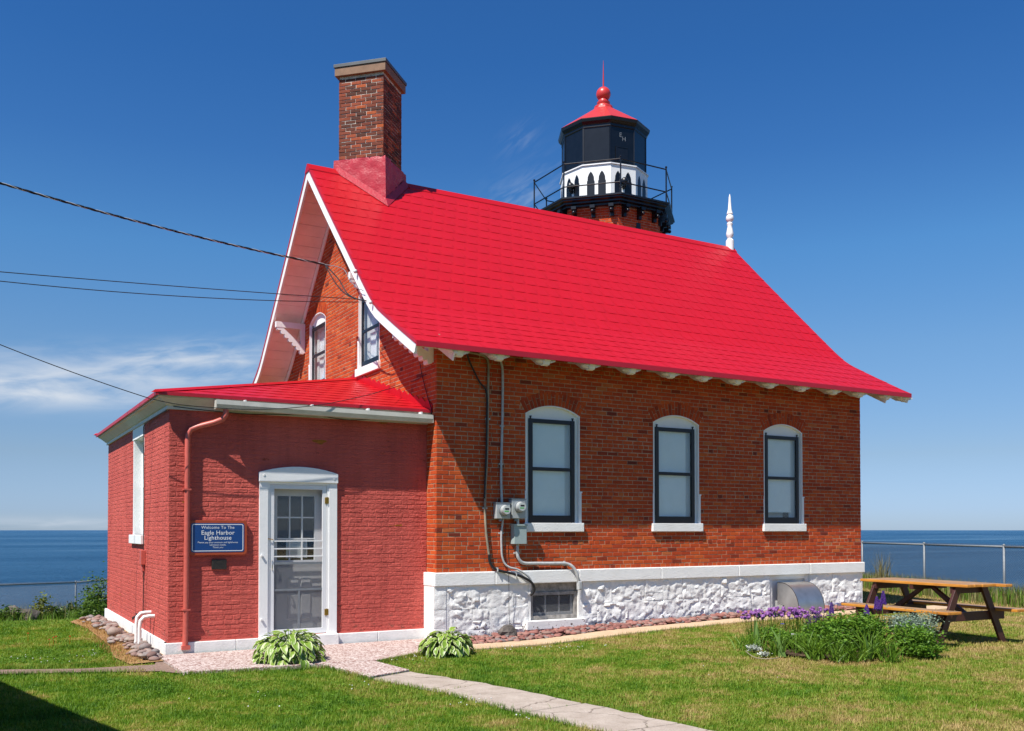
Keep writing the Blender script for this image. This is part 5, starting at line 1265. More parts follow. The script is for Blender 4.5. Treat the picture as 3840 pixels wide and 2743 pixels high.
cbx = thing('conduit_elbow', 'small grey plastic conduit elbow box at the basement window corner', 'box', (2.545, -.09, .72))
w = MB(); w.box(2.515, 2.585, -.125, -.055, .72, .87); w.build('case', 'conduit_grey', cbx, bevel=.012)
w = MB(); w.box(2.528, 2.572, -.132, -.122, .745, .845); w.build('cover', 'meter_grey', cbx)
wire('eave_cable', 'tan cable bundle looping out from under the eave corner down the brick', 'cable', [(-.10, -.30, 4.62), (-.02, -.20, 4.53), (.15, -.12, 4.47), (.40, -.08, 4.455), (.65, -.05, 4.45), (.82, -.035, 4.42), (.88, -.03, 4.33), (.884, -.025, 4.0), (.874, -.025, 3.45), (.862, -.03, 3.0), (.845, -.03, 2.6), (.832, -.03, 2.45), (.826, -.03, 2.2), (.826, -.03, 1.92), (.85, -.03, 1.62), (.90, -.03, 1.29)], .019, 'cable_tan', clips=[((.875, -.015, 3.45), (.04, .012, .012)), ((.828, -.015, 2.05), (.04, .012, .012))])
wire('eave_cable', 'black cable slanting from under the eave to join the tan bundle', 'cable', [(.36, -.35, 4.52), (.44, -.14, 4.45), (.56, -.05, 4.28), (.72, -.035, 4.02), (.85, -.03, 3.86), (.850, -.04, 3.4), (.838, -.045, 2.9), (.818, -.045, 2.5), (.806, -.045, 2.2)], .014, 'cable_black')
wire('eave_cable', 'black cable bundle sweeping across the water table into the basement window', 'cable', [(.895, -.035, 1.33), (.91, -.035, 1.20), (.985, -.05, 1.105), (1.10, -.075, 1.065), (1.34, -.10, 1.005), (1.50, -.12, .945), (1.62, -.12, .87), (1.675, -.11, .78), (1.665, -.09, .71), (1.63, -.06, .665)], .021, 'cable_black', clips=[((1.02, -.07, 1.09), (.006, .03, .03)), ((1.34, -.10, 1.005), (.006, .03, .03))])
wire('ground_wire', 'hair thin dark wire hanging straight down past the water table', 'wire', [(1.185, -.03, 1.86), (1.20, -.035, 1.3), (1.215, -.075, 1.05), (1.225, -.08, .85), (1.23, -.075, .45), (1.235, -.09, .10)], .004, 'cable_black', 5)
# metal vent cover
hd_ = thing('vent_cover', 'curved stainless steel hood over the basement vent', 'vent cover', (7.43, -.3, .1))
def hood():
    x0, x1 = 7.085, 7.76; n = 16; yb, yf, zt, zb = -.03, -.56, .715, .135
    arc = [(yb, zt)] + [(yb - .10 - (abs(yf - yb) - .10) * math.sin(t), zb + .10 + (zt - zb - .10) * math.cos(t)) for t in np.linspace(0, PI / 2, n)] + [(yf, zb)]
    w = MB(); V = [(x, y, z) for x in (x0, x1) for y, z in arc]; k = len(arc); w.add(V, [(i, i + 1, k + i + 1, k + i) for i in range(k - 1)]); smooth_angle(w.build('curved_sheet', 'stainless', hd_), 40)
    for x, s in ((x0 + .001, 1), (x1 - .001, -1)):
        w = MB(); P = arc + [(-.20, zb), (-.20, zb + .16), (yb, zb + .16)]; w.prism(P, x, x + s * .003, 0); sp = w.build('side_plate', 'stainless', hd_)
        w = MB(); w.tube([(x, y, z) for y, z in arc], .006, 6); w.build('seam', 'dark_bronze', hd_)
hood()

# ------------------------------------------------------------------ overhead wires and their pole (outside the frame)
def sag(p, q, d, n=40): t = np.linspace(0, 1, n); return [(p + (q - p) * s - np.array([0, 0, d * 4 * s * (1 - s)])) for s in t]
H1 = on(0, -.72, 900 + 860 * .3695, 900 + 250 * .3695); H2 = np.array([-.72, 1.62, 5.86]); H3 = on(0, -.66, 900 + 1280 * .3695, 900 + 615 * .3695)
_pA = at_depth(0, 687, 13.2); PXY = (H1 + (_pA - H1) * 2.1)[:2]
def pole_end(Hp, py, d):
    """height on the pole from which a wire with sag d runs to Hp and leaves the picture at row py"""
    r = ray(0, py); w_ = PXY - Hp[:2]; t = ((Hp[0] - CAM[0]) * w_[1] - (Hp[1] - CAM[1]) * w_[0]) / (r[0] * w_[1] - r[1] * w_[0]); A = CAM + r * t
    s_ = 1 - np.linalg.norm(A[:2] - Hp[:2]) / np.linalg.norm(w_); return np.array([PXY[0], PXY[1], (A[2] + 4 * d * s_ * (1 - s_) - Hp[2] * s_) / (1 - s_)])
PTOP = pole_end(H1, 687, .30)
pole = thing('utility_pole', 'weathered wooden utility pole beyond the annex that carries the service wires', 'pole', (PTOP[0], PTOP[1], float(gh(PTOP[0], PTOP[1]))))
w = MB(); w.tube([(PTOP[0], PTOP[1] + .12, -1.5), (PTOP[0], PTOP[1] + .12, 4), (PTOP[0], PTOP[1] + .12, PTOP[2] + .5)], [.15, .13, .11], 12); w.build('shaft', 'pole_wood', pole, smooth=True)
w = MB(); w.tube([PTOP + [0, .12, .1], PTOP + [0, -.02, 0]], .03, 8); w.build('insulator', 'insulator', pole)
def twisted(P, r, off, turns, label):
    o = thing('service_cable', label, 'cable', tuple(P[-1])); P = np.array(P); n = 700
    t = np.linspace(0, 1, n); idx = t * (len(P) - 1); Q = np.stack([np.interp(idx, np.arange(len(P)), P[:, k]) for k in range(3)], 1); d = P[-1] - P[0]; d /= np.linalg.norm(d); a = np.cross(d, [0, 0, 1]); a /= np.linalg.norm(a); b = np.cross(d, a)
    for k in range(3):
        ph = 2 * PI * k / 3; ang = 2 * PI * turns * t + ph; w = MB(); w.tube(Q + off * (np.cos(ang)[:, None] * a + np.sin(ang)[:, None] * b), r if k else r * .8, 6); w.build('strand', 'cable_black' if k else 'conduit_grey', o, smooth=True)
    return o
twisted(sag(PTOP, H1, .30, 60), .0085, .0105, 26, 'thick twisted black service cable descending to the gable')
sv = thing('service_cable_tail', 'pair of black cables drooping from the service cable to the bargeboard', 'cable', tuple(H3))
for k, dz in enumerate((0, -.05)):
    mid1 = on(0, -.74, 900 + (1000 - 30 * k) * .3695, 900 + (400 + 40 * k) * .3695); mid2 = on(0, -.72, 900 + (1090 - 10 * k) * .3695, 900 + (545 + 10 * k) * .3695)
    w = MB(); w.tube(curve([H1, mid1, mid2, on(0, -.70, 900 + 1200 * .3695, 900 + 605 * .3695), H3]), .010, 6); w.build('strand', 'cable_black', sv, smooth=True)
w = MB(); w.tube(curve([H1, on(0, -.72, 900 + 1040 * .3695, 900 + 292 * .3695), on(0, -.71, 900 + 1110 * .3695, 900 + 400 * .3695), on(0, -.70, 900 + 1180 * .3695, 900 + 480 * .3695), on(0, -.69, 900 + 1250 * .3695, 900 + 515 * .3695)]), .006, 5); w.build('bare_strand', 'galvanised', sv, smooth=True)
insu = thing('wire_insulator', 'white porcelain wire knob on the bargeboard edge', 'insulator', tuple(on(0, -.67, 900 + 1170 * .3695, 900 + 320 * .3695)))
p = on(0, -.69, 900 + 1170 * .3695, 900 + 320 * .3695); w = MB(); w.ball(p, .035, 8, 6); w.tube([p, p + [0.04, 0, -.02]], .012, 6); w.build('knob', 'insulator', insu, smooth=True)
p = on(0, -.69, 900 + 1325 * .3695, 900 + 635 * .3695); insu2 = thing('wire_insulator', 'small white wire knob lower on the bargeboard where the cables gather', 'insulator', tuple(p)); w = MB(); w.ball(p, .03, 8, 6); w.tube([p, p + [.04, 0, -.02]], .012, 6); w.build('knob', 'insulator', insu2, smooth=True)
for (py0, py1, x1, y1, lab, dep) in ((1020, None, 1205, 605, 'upper one of two thin black wires strung to the gable', 13.0), (1055, None, 1210, 632, 'lower one of two thin black wires strung to the gable', 13.0)):
    b = on(0, -.69, 900 + x1 * .3695, 900 + y1 * .3695); s_ = .06 if py0 == 1020 else .30; a2 = pole_end(b, py0, s_)
    o = thing('phone_wire', lab, 'wire', tuple(b)); w = MB(); w.tube(sag(a2, b, s_, 40), .0062, 6); w.build('cable', 'cable_black', o, smooth=True)
b = on(1, YA - .33, 300 + 700 * .3695, 1400 + 255 * .3695); a2 = pole_end(b, 1293, .35)
o = thing('phone_wire', 'thin black wire swooping low to the annex roof corner', 'wire', tuple(b)); w = MB(); w.tube(sag(a2, b, .35, 60), .006, 6); w.build('cable', 'cable_black', o, smooth=True)
def R8(x, y): return (600 + x * .4573, 1400 + y * .4573)
pts = [b] + [on(1, YA - .325, *R8(*q)) for q in ((140, 255), (420, 282), (700, 297), (900, 295), (1100, 283), (1380, 250))] + [on(1, YA - .2, *R8(1700, 180)), on(1, YA - .1, *R8(1840, 140)), on(0, -.02, *R8(1960, 105)), on(0, -.015, *R8(2090, 60)), on(0, -.015, *R8(2180, 10))]
wire('phone_wire', 'thin black wire looping along the annex gutter and up the brick gable', 'wire', pts, .0055, 'cable_black', 5, n=6)
pts = [on(1, YA - .03, *R8(*q)) for q in ((110, 272), (330, 300), (700, 335), (1000, 338), (1290, 348), (1420, 368), (1560, 385), (1780, 378), (1960, 388), (2170, 395))] + [on(0, -.03, *R8(2215, 370)), on(0, -.02, *R8(2225, 300)), on(0, -.02, *R8(2190, 180)), on(0, -.02, *R8(2150, 20)), on(0, -.03, 1500 + 200 * .3695, 1200 + 430 * .3695)]
wire('phone_wire', 'thin black wire tacked under the annex cornice rising to the eave bracket', 'wire', pts, .0065, 'cable_black', 5, n=6)

# ------------------------------------------------------------------ stones
PEB = []
for i in range(10):
    r_ = random.Random(i); b = MB(); b.ball((0, 0, 0), .5, 8, 5); V = np.concatenate(b.v)
    V = V * (1 + .16 * np.array([noise.noise(Vector(v * 3.1) + Vector((i * 5, 0, 0))) for v in V])[:, None]); b.v = [V]; PEB.append((V, b.f))
def peb_mesh(i, mat):
    b = MB(); b.add(*PEB[i]); me = b.mesh('stone', smooth=True); me.materials.append(MATS[mat]); return me
def scatter(parent, spots, mat, n_single, zfun):
    ms = [peb_mesh(i, mat) for i in range(10)]; spots = sorted(spots, key=lambda s: (s[0] - CAM[0]) ** 2 + (s[1] - CAM[1]) ** 2); bulk = MB()
    for k, (x, y, sx, sy, sz, layer) in enumerate(spots):
        z = zfun(x, y) + sz * .32 + layer; rz = random.uniform(0, PI)
        if k < n_single: inst('stone', random.choice(ms), parent, (x, y, z), (random.uniform(-.25, .25), random.uniform(-.25, .25), rz), (sx, sy, sz))
        else:
            V = PEB[k % 10][0] * [sx, sy, sz]; c, s = math.cos(rz), math.sin(rz); bulk.add(np.stack([V[:, 0] * c - V[:, 1] * s + x, V[:, 0] * s + V[:, 1] * c + y, V[:, 2] + z], 1), PEB[k % 10][1], random.random())
    if bulk.n: bulk.build('pebbles', mat, parent, smooth=True, stuff=True)
SB = np.array(STBED); sp = []
for _ in range(2200):
    x = random.uniform(-.0, 9.55); y = random.uniform(-.66, -.06)
    if not point_in(np.array([x]), np.array([y]), SB)[0] or (7.0 < x < 7.85 and y > -.55 and random.random() < .7): continue
    s = random.uniform(.04, .075) if random.random() < .6 else random.uniform(.07, .12); sp.append((x, y, s * random.uniform(1.0, 1.7), s * random.uniform(.8, 1.1), s * random.uniform(.4, .75), random.uniform(0, .045) * (1 if y > -.45 else .3)))
scatter(bed_floor, sp, 'pebble_red', 295, lambda x, y: float(gh(x, y)) + .015)
bs = thing('boulder', 'single brown boulder lying on the red pebbles at the foundation', 'rock', (1.12, -.22, .02))
b = MB(); b.ball((1.12, -.24, .10), .5, 10, 7); V = np.concatenate(b.v) - [1.12, -.24, .10]; V = V * [.34, .24, .26] * (1 + .3 * np.array([noise.noise(Vector(v * 2.6)) for v in V])[:, None]) + [1.12, -.24, .11]; b.v = [V]; b.build('body', 'rock_dark', bs)
rb = bpy.data.objects['straw_border']; ORG['straw_border'] = np.zeros(3); sp = []
for _ in range(260):
    y = random.uniform(-.05, 7.0); x = -3.93 - abs(random.gauss(0, .14)) - .02; s = random.uniform(.05, .12)
    if x < -4.36: continue
    sp.append((x, y, s * random.uniform(1.1, 1.6), s, s * random.uniform(.5, .75), random.uniform(0, .05)))
sp.append((-4.14, 3.1, .30, .22, .17, .02)); sp.append((-4.05, .72, .22, .17, .12, .05)); sp.append((-4.1, .15, .17, .14, .12, .0))
scatter(rb, sp, 'pebble_mixed', 290, lambda x, y: float(gh(x, y)) + .02)
for px, py, sc_ in ((55, 2318, 1.1), (75, 2330, .6)):
    c = gpt(px, py + 20); c = at_depth(px, py + 20, 27.5); z = float(gh(c[0], c[1])); o = thing('shore_rock', 'rough dark boulder beyond the fence at the lawn edge' if sc_ > 1 else 'low broken rock in front of the dark boulder beyond the fence', 'rock', (c[0], c[1], z))
    b = MB(); b.ball((0, 0, 0), .5, 14, 9); V = np.concatenate(b.v); V = V * (1 + .5 * np.array([noise.fractal(Vector(v * 2.2) + Vector((sc_, 0, 0)), 1, 2, 4) for v in V])[:, None]) * [1.1 * sc_, .9 * sc_, .85 * sc_] + c; b.v = [V]; b.build('body', 'rock_dark', o)

# ------------------------------------------------------------------ plants
def leaf_mesh(name, Ln, W, mat, bend=.25, fold=.25, n=4, wave=0.0, border=False):
    """one leaf along +X from its stalk, arching down"""
    b = MB(); V = []; at = []
    cols = (-1, -.72, 0, .72, 1) if border else (-1, 0, 1)
    for i in range(n + 1):
        t = i / n; wd = W * (math.sin(PI * min(1, t * .92 + .06)) ** .75) * (1 if t < 1 else .05); x = Ln * t; z = -bend * Ln * t * t + .12 * Ln * t
        for c in cols: V.append((x, c * wd / 2, z + abs(c) * fold * wd / 2 + wave * math.sin(i * 2.3 + c * 2))); at.append(max(.001, abs(c)))
    k = len(cols); F = [(i * k + j, i * k + j + 1, (i + 1) * k + j + 1, (i + 1) * k + j) for i in range(n) for j in range(k - 1)]
    b.add(V, F, np.array(at) if border else .001); me = b.mesh(name, smooth=True, attr=True); me.materials.append(MATS[mat]); return me
HL = [leaf_mesh('leaf', l_, w_, 'hosta_leaf', bend=be, fold=.28, n=5, wave=.004, border=True) for l_, w_, be in ((.125, .078, .6), (.11, .068, .45), (.135, .084, .85), (.095, .06, .4))]
def hosta_plant(c, rad, hgt, count, label, seed):
    r_ = random.Random(seed); o = thing('hosta_plant', label, 'plant', tuple(c)); st_ = MB()
    for i in range(count):
        t = (i + .5) / count; el = math.asin(1 - t * .98); az = i * 2.39996 + r_.uniform(-.3, .3)
        rr = rad * (math.cos(el) ** .8) * r_.uniform(.62, .84); z = hgt * (math.sin(el) ** .8) * r_.uniform(.78, 1.0) + .035
        p = np.array(c) + [rr * math.cos(az), rr * math.sin(az), z]; tilt = .55 - 1.15 * (el / (PI / 2)) ** 1.1 * r_.uniform(.6, 1.3)
        s = r_.uniform(.75, 1.12); inst('leaf', r_.choice(HL), o, p, (r_.uniform(-.35, .35), tilt, az + r_.uniform(-.45, .45)), (s, s, s))
        st_.tube([np.array(c) + [0, 0, .0], np.array(c) + [rr * .5 * math.cos(az), rr * .5 * math.sin(az), z * .8], p], .004, 4, a=.3)
    st_.build('stalks', 'iris_leaf', o)
p1_ = gpt(1085, 2492); p2_ = gpt(1678, 2455)
hosta_plant((p1_[0], p1_[1], .03), .52, .36, 298, 'large round hosta with white-edged leaves in front of the annex door', 3)
hosta_plant((p2_[0], p2_[1], .03), .41, .27, 190, 'smaller hosta with white-edged leaves at the slab corner by the foundation', 5)
def leaf_cloud(c, rad, n, ls, seed, shell=.5, clump=14):
    """triangles spread in uneven clumps through an ellipsoid"""
    g = np.random.default_rng(seed); c = np.array(c); rad = np.array(rad)
    cc_ = g.normal(size=(clump, 3)); cc_ /= np.linalg.norm(cc_, axis=1)[:, None]; cc_ = cc_ * (g.uniform(.25, .85, (clump, 1))) * rad
    k = g.integers(0, clump, n); P = cc_[k] + g.normal(size=(n, 3)) * rad * .24
    P[:, 2] = np.clip(P[:, 2], -rad[2], None); P += c
    d = g.normal(size=(n, 3)); d[:, 2] = np.abs(d[:, 2]) * .4 - .1; d /= np.linalg.norm(d, axis=1)[:, None]; e = g.normal(size=(n, 3)); e -= d * np.sum(d * e, 1)[:, None]; e /= np.linalg.norm(e, axis=1)[:, None]
    s = g.uniform(.6, 1.25, (n, 1)) * ls
    V = np.stack([P, P + d * s * .5 + e * s * .28, P + d * s, P + d * s * .5 - e * s * .28], 1).reshape(-1, 3); F = np.arange(4 * n).reshape(n, 4)
    return V, F, np.repeat(g.uniform(.02, .98, n), 4)
def crown(o, V, F, a, mat, name='crown'): ob = bulk_mesh(name, V - ORG[o.name], F, mat, o, a); return ob
def shrub(name, c, rad, n, ls, mat, label, seed, cat='shrub', group=None, stems=7):
    o = thing(name, label, cat, tuple(c), group); V, F, a = leaf_cloud(np.array(c) + [0, 0, rad[2] * .95], rad, n, ls, seed); V[:, 2] = np.maximum(V[:, 2], c[2] + .01); crown(o, V, F, a, mat)
    g = random.Random(seed); w = MB()
    for i in range(stems):
        a_ = g.uniform(0, 2 * PI); r1 = g.uniform(.2, .7); w.tube([c, np.array(c) + [rad[0] * r1 * .4 * math.cos(a_), rad[1] * r1 * .4 * math.sin(a_), rad[2] * .8], np.array(c) + [rad[0] * r1 * math.cos(a_), rad[1] * r1 * math.sin(a_), rad[2] * g.uniform(1.2, 1.7)]], [.012, .009, .004], 5, a=.4)
    w.build('trunk', 'twig', o); return o
def blades(o, c, n, L0, L1, spread, width, mat, seed, name='leaf', lean=.5, each=False, rad=.03):
    g = random.Random(seed)
    bb = MB()
    for i in range(n):
        az = g.uniform(0, 2 * PI); ln = g.uniform(L0, L1); le = g.uniform(.05, 1) * spread; b = MB() if each else bb; m = 5; V = []
        base = np.array(c) + [g.uniform(-rad, rad), g.uniform(-rad, rad), 0]
        for j in range(m + 1):
            t = j / m; r = le * ln * t * (1 + lean * t); z = ln * t * (1 - .45 * le * t * t); wd = width * (1 - t ** 2.2) * .5 + .0008
            p = base + [r * math.cos(az), r * math.sin(az), z]; q = np.array([-math.sin(az + .5 * i), math.cos(az + .5 * i), 0]) * wd; V += [p - q, p + q]
        b.add(V, [(2 * j, 2 * j + 1, 2 * j + 3, 2 * j + 2) for j in range(m)], g.uniform(.05, .95))
        if each: b.build(name, mat, o, smooth=True)
    if not each: bb.build(name, mat, o, smooth=True)
def bp(px, py): p = gpt(px, py); return (p[0], p[1], float(gh(p[0], p[1])) + .015)
# ---- flower bed
chive_c = [bp(2830, 2412), bp(2900, 2405), bp(2975, 2402), bp(3040, 2406)]
HM = []
for i in range(4):
    b = MB(); b.ball((0, 0, 0), .020, 7, 5, a=max(.01, i / 4), sq=(1, 1, .85)); V = np.concatenate(b.v); V += rng.normal(size=V.shape) * .0022; b.v = [V]; me = b.mesh('flower_head', attr=True); me.materials.append(MATS['chive_purple']); HM.append(me)
chl = ['chive clump with round pinkish purple heads at the grassy end of the flower bed', 'chive clump with round purple heads behind the iris fans', 'dense chive clump with purple heads in front of the steel vent cover', 'chive clump with purple heads next to the purple salvia spikes']
for ci, c in enumerate(chive_c):
    o = thing('chive_plant', chl[ci], 'plant', c, 'chives in the flower bed'); g = random.Random(20 + ci); w = MB()
    for i in range(36):
        a_ = g.uniform(0, 2 * PI); r = g.uniform(.02, .26); h = g.uniform(.34, .46); p = np.array(c) + [r * math.cos(a_) * 1.1, r * math.sin(a_) * .8, h]; w.tube([np.array(c) + [r * .35 * math.cos(a_), r * .35 * math.sin(a_), 0], np.array(c) + [r * .8 * math.cos(a_), r * .8 * math.sin(a_), h * .6], p], .0028, 4, a=.4)
        s = g.uniform(1.05, 1.6); inst('flower_head', g.choice(HM), o, p, (0, 0, g.uniform(0, 6)), (s, s, s))
    w.build('stalks', 'blade_leaf', o); blades(o, c, 70, .2, .36, .45, .006, 'blade_leaf', 40 + ci, 'leaves', rad=.12)
def iris(px, py, n, L0, L1, label, seed, wd=.045):
    c = bp(px, py); o = thing('iris_plant', label, 'plant', c, 'iris fans in the flower bed'); blades(o, c, n, L0, L1, .55, wd, 'iris_leaf', seed, each=True, lean=.3, rad=.05)
iris(2845, 2432, 7, .30, .45, 'upright iris fan of broad grey-green leaves below the chive heads', 1); iris(2935, 2468, 7, .25, .44, 'wide spreading iris fan of broad leaves at the front of the flower bed', 2, .05); iris(3255, 2480, 8, .25, .42, 'iris fan with arching broad leaves in front of the green bush', 6, .042)
iris(3125, 2482, 4, .16, .24, 'short iris fan with curled leaves beside the daylily clump', 9, .04)
def lily(px, py, n, label, seed, L1=.42): c = bp(px, py); o = thing('daylily_clump', label, 'plant', c, 'daylily clumps in the flower bed'); blades(o, c, n, .22, L1, .75, .014, 'blade_leaf', seed, 'leaves', lean=.8, rad=.11)
lily(3060, 2476, 90, 'grassy daylily clump between the iris and the salvia spikes', 3); lily(3275, 2472, 80, 'tall grassy daylily clump in front of the lupines', 4, .52); lily(3010, 2455, 70, 'low grassy clump under the purple salvia spikes', 5, .34); lily(3180, 2440, 70, 'grassy daylily clump deep inside the green bushes', 8, .5)
lily(2905, 2462, 60, 'low grassy tuft at the foot of the wide iris fan', 11, .24); lily(3150, 2486, 70, 'short grassy tuft at the front edge of the bed', 12, .26); lily(3340, 2484, 70, 'grassy tuft in front of the low dense bush', 13, .3); lily(2800, 2440, 50, 'thin grassy tuft at the chive end of the bed', 14, .26); lily(3210, 2484, 60, 'short bright grassy tuft below the lupines', 15, .3)
# salvia
c = bp(3062, 2428); o = thing('salvia_plant', 'salvia with slender dark purple flower spikes in the flower bed', 'plant', c); g = random.Random(9); w = MB()
for i in range(22):
    a_ = g.uniform(0, 2 * PI); r = g.uniform(.02, .24); h = g.uniform(.30, .50); p0 = np.array(c) + [r * .5 * math.cos(a_), r * .5 * math.sin(a_), 0]; p = np.array(c) + [r * math.cos(a_), r * math.sin(a_), h]; w.tube([p0, p], .003, 4, a=.5); b = MB()
    for k in range(16):
        t = k / 16; q = p + (p - p0) / h * (t * .17 - .11); an = k * 2.4; b.ball(q + [.010 * math.cos(an) * (1.2 - t), .010 * math.sin(an) * (1.2 - t), 0], .0075 * (1.2 - t * .7), 5, 3, a=g.uniform(.05, .95))
    b.build('flower_spike', 'salvia_purple', o)
w.build('stalks', 'blade_leaf', o)
V, F, a = leaf_cloud(np.array(c) + [0, 0, .15], (.26, .22, .16), 900, .045, 77); crown(o, V, F, a, 'garden_leaf', 'foliage')
# lupines
def lupine(px, pyt, pyb, label, seed, L_=.17):
    base = bp(px - 8, pyb); top = CAM + ray(px, pyt) * (np.linalg.norm(np.array(base)[:2] - CAM[:2]) / np.linalg.norm(ray(px, pyt)[:2])); o = thing('lupine', label, 'flower', base, 'lupines in the flower bed'); g = random.Random(seed); w = MB(); w.tube([base, (np.array(base) + top) / 2, top], [.007, .006, .003], 5, a=.4); w.build('stem', 'blade_leaf', o); b = MB()
    for k in range(110):
        t = k / 110; an = k * 2.39996; q = top - np.array([0, 0, 1]) * L_ * (1 - t) + np.array([math.cos(an), math.sin(an), 0]) * (.030 * (1 - t) ** .6 + .004); b.ball(q, .0105 * (1 - .55 * t), 5, 3, a=g.uniform(.02, .98), sq=(1, 1, 1.1))
    b.build('flower_spike', 'lupine_purple', o)
    bb = MB(); bb.ball(top, .008, 5, 4, a=.5, sq=(1, 1, 2.4)); bb.build('bud_tip', 'yellow_leaf', o)
lupine(3118, 2258, 2425, 'leaning purple lupine spike standing apart near the vent cover', 1, .19); lupine(3250, 2268, 2440, 'short purple lupine spike in front of the bench seat', 2, .13); lupine(3288, 2237, 2440, 'purple lupine spike with pale tip in the middle of three', 3, .17); lupine(3312, 2216, 2440, 'tallest purple lupine spike beside the picnic table leg', 4, .18); lupine(3300, 2250, 2436, 'purple lupine spike with yellow tip crossing the bench seat', 5, .14)
# bushes
shrub('garden_bush', bp(3130, 2455), (.33, .28, .22), 4600, .05, 'garden_leaf', 'dark leafy peony bush in the middle of the flower bed', 31); shrub('garden_bush', bp(3240, 2440), (.38, .34, .25), 6500, .045, 'garden_leaf', 'tall bright green bush under the lupine spikes', 32); shrub('garden_bush', bp(3400, 2462), (.36, .32, .20), 5600, .042, 'garden_leaf', 'low dense green bush at the table end of the flower bed', 33)
shrub('garden_bush', bp(3128, 2435), (.28, .24, .24), 1300, .055, 'yellow_leaf', 'sparse bush with yellowish pointed leaf tips beside the salvia', 34); shrub('silver_bush', bp(3420, 2430), (.42, .34, .24), 6000, .034, 'silver_leaf', 'feathery silvery green bush touching the picnic table leg', 35); shrub('garden_bush', bp(3475, 2470), (.24, .2, .11), 2600, .04, 'garden_leaf', 'spreading low green fringe at the picnic table foot', 36)
shrub('garden_bush', bp(2960, 2440), (.30, .2, .13), 2600, .035, 'garden_leaf', 'low tangled green foliage between the two iris fans', 37, stems=3); shrub('garden_bush', bp(2885, 2420), (.3, .2, .13), 2300, .035, 'garden_leaf', 'thin low foliage at the foot of the chives', 38, stems=3)
shrub('silver_plant', bp(2830, 2450), (.13, .08, .05), 420, .03, 'grey_leaf', 'small pale woolly silver plant at the bed edge', 39, 'plant', stems=2); shrub('silver_plant', bp(2865, 2468), (.09, .06, .035), 260, .028, 'grey_leaf', 'tiny pale silver plant next to the dry hose loop', 41, 'plant', stems=2)
for k, (px, py, h, col, lab) in enumerate(((2935, 2425, .30, 'blue_petal', 'blue cornflower below the chive heads'), (2968, 2412, .34, 'blue_petal', 'blue cornflower between chives and salvia'), (2975, 2445, .22, 'white_petal', 'white flower beside the front iris fan'), (3140, 2385, .47, 'blue_petal', 'pale violet columbine flower behind the lupine'), (2912, 2455, .10, 'orange_petal', 'small orange flower low by the iris'))):
    c = bp(px, py); o = thing('bed_flower', lab, 'flower', c); w = MB(); w.tube([c, np.array(c) + [.01, 0, h]], .003, 4, a=.5); w.build('stem', 'blade_leaf', o); b = MB()
    for i in range(9): a_ = i * .698; b.ball(np.array(c) + [.018 * math.cos(a_), .018 * math.sin(a_), h + .004 * (i % 2)], .011, 5, 3, a=.1 + .09 * i, sq=(1, 1, .5))
    b.build('petals', col, o)
hs = [bp(px, py) for px, py in ((2795, 2452), (2830, 2476), (2880, 2482), (2920, 2478))]
wire('edging_hose', 'dry pale hose lying in a curve at the flower bed edge', 'hose', [np.array(h) + [0, 0, .02] for h in hs], .006, 'cable_tan', 5)

# ------------------------------------------------------------------ picnic table
TBL = (6.0, -4.07, .12); rot = -.05
pt_ = thing('picnic_table', 'brown painted picnic table with weathered orange wood top and benches on lawn', 'picnic table', TBL)
class TM:
    flip = False
    def __call__(s, P):
        P = np.asarray(P, float).reshape(-1, 3); ax = np.array([math.sin(rot), -math.cos(rot), 0]); aw = np.array([math.cos(rot), math.sin(rot), 0]); return np.array(TBL) + P[:, :1] * aw + P[:, 1:2] * -ax + P[:, 2:3] * np.array([0, 0, 1.])
TMAP = TM(); HT, ST = .845, .488; LT = 1.86
def board(x0, x1, y0, y1, z1, th, name):
    w = MB(TMAP); w.box(x0, x1, y0, y1, z1 - th, z1); o = w.build(name, 'picnic_edge', pt_, bevel=.006); ORG[o.name] = ORG[pt_.name]
    w = MB(TMAP); w.box(x0 + .007, x1 - .007, y0 + .007, y1 - .007, z1 - .001, z1 + .0015); w.build('worn_face', 'picnic_wood', o)
for i in range(5):
    x0 = -.37 + i * .149; e = (.0, .0, .01, .0, .14)[i]; board(x0, x0 + .143, -LT / 2 - e, LT / 2, HT + .0015 * (i % 2), .038, 'tabletop_plank')
for sx in (-1, 1):
    for i in range(1 if sx < 0 else 1): board(sx * .63 - .14, sx * .63 + .14, -LT / 2 - (.12 if sx > 0 else 0), LT / 2, ST, .038, 'seat_plank')
for yy in (-.66, .66):
    w = MB(TMAP); w.box(-.35, .35, yy - .02, yy + .02, HT - .135, HT - .039); w.build('top_beam', 'picnic_brown', pt_, bevel=.004); w = MB(TMAP); w.box(-.74, .74, yy - .021, yy + .019, ST - .165, ST - .039); w.build('seat_beam', 'picnic_brown', pt_, bevel=.004)
    for sx in (-1, 1):
        w = MB(TMAP); d = .04 if yy > 0 else -.04; a0, a1 = sx * .26, sx * .68; hw2 = .062; w.prism([(a1 - hw2, -.02), (a1 + hw2, -.02), (a0 + hw2, HT - .04), (a0 - hw2, HT - .04)], yy + d - .021, yy + d + .021, 1); w.build('leg', 'picnic_brown', pt_, bevel=.004)
    w = MB(TMAP); s = 1 if yy > 0 else -1; w.prism([(yy - s * .02, ST - .16), (yy - s * .02, ST - .06), (.05 * s, HT - .04), (-.02 * s, HT - .04)], -.03, .03, 0); w.build('brace', 'picnic_brown', pt_)
w = MB(TMAP); w.box(-.36, .36, -.03, .03, HT - .11, HT - .039); w.build('top_beam', 'picnic_brown', pt_)

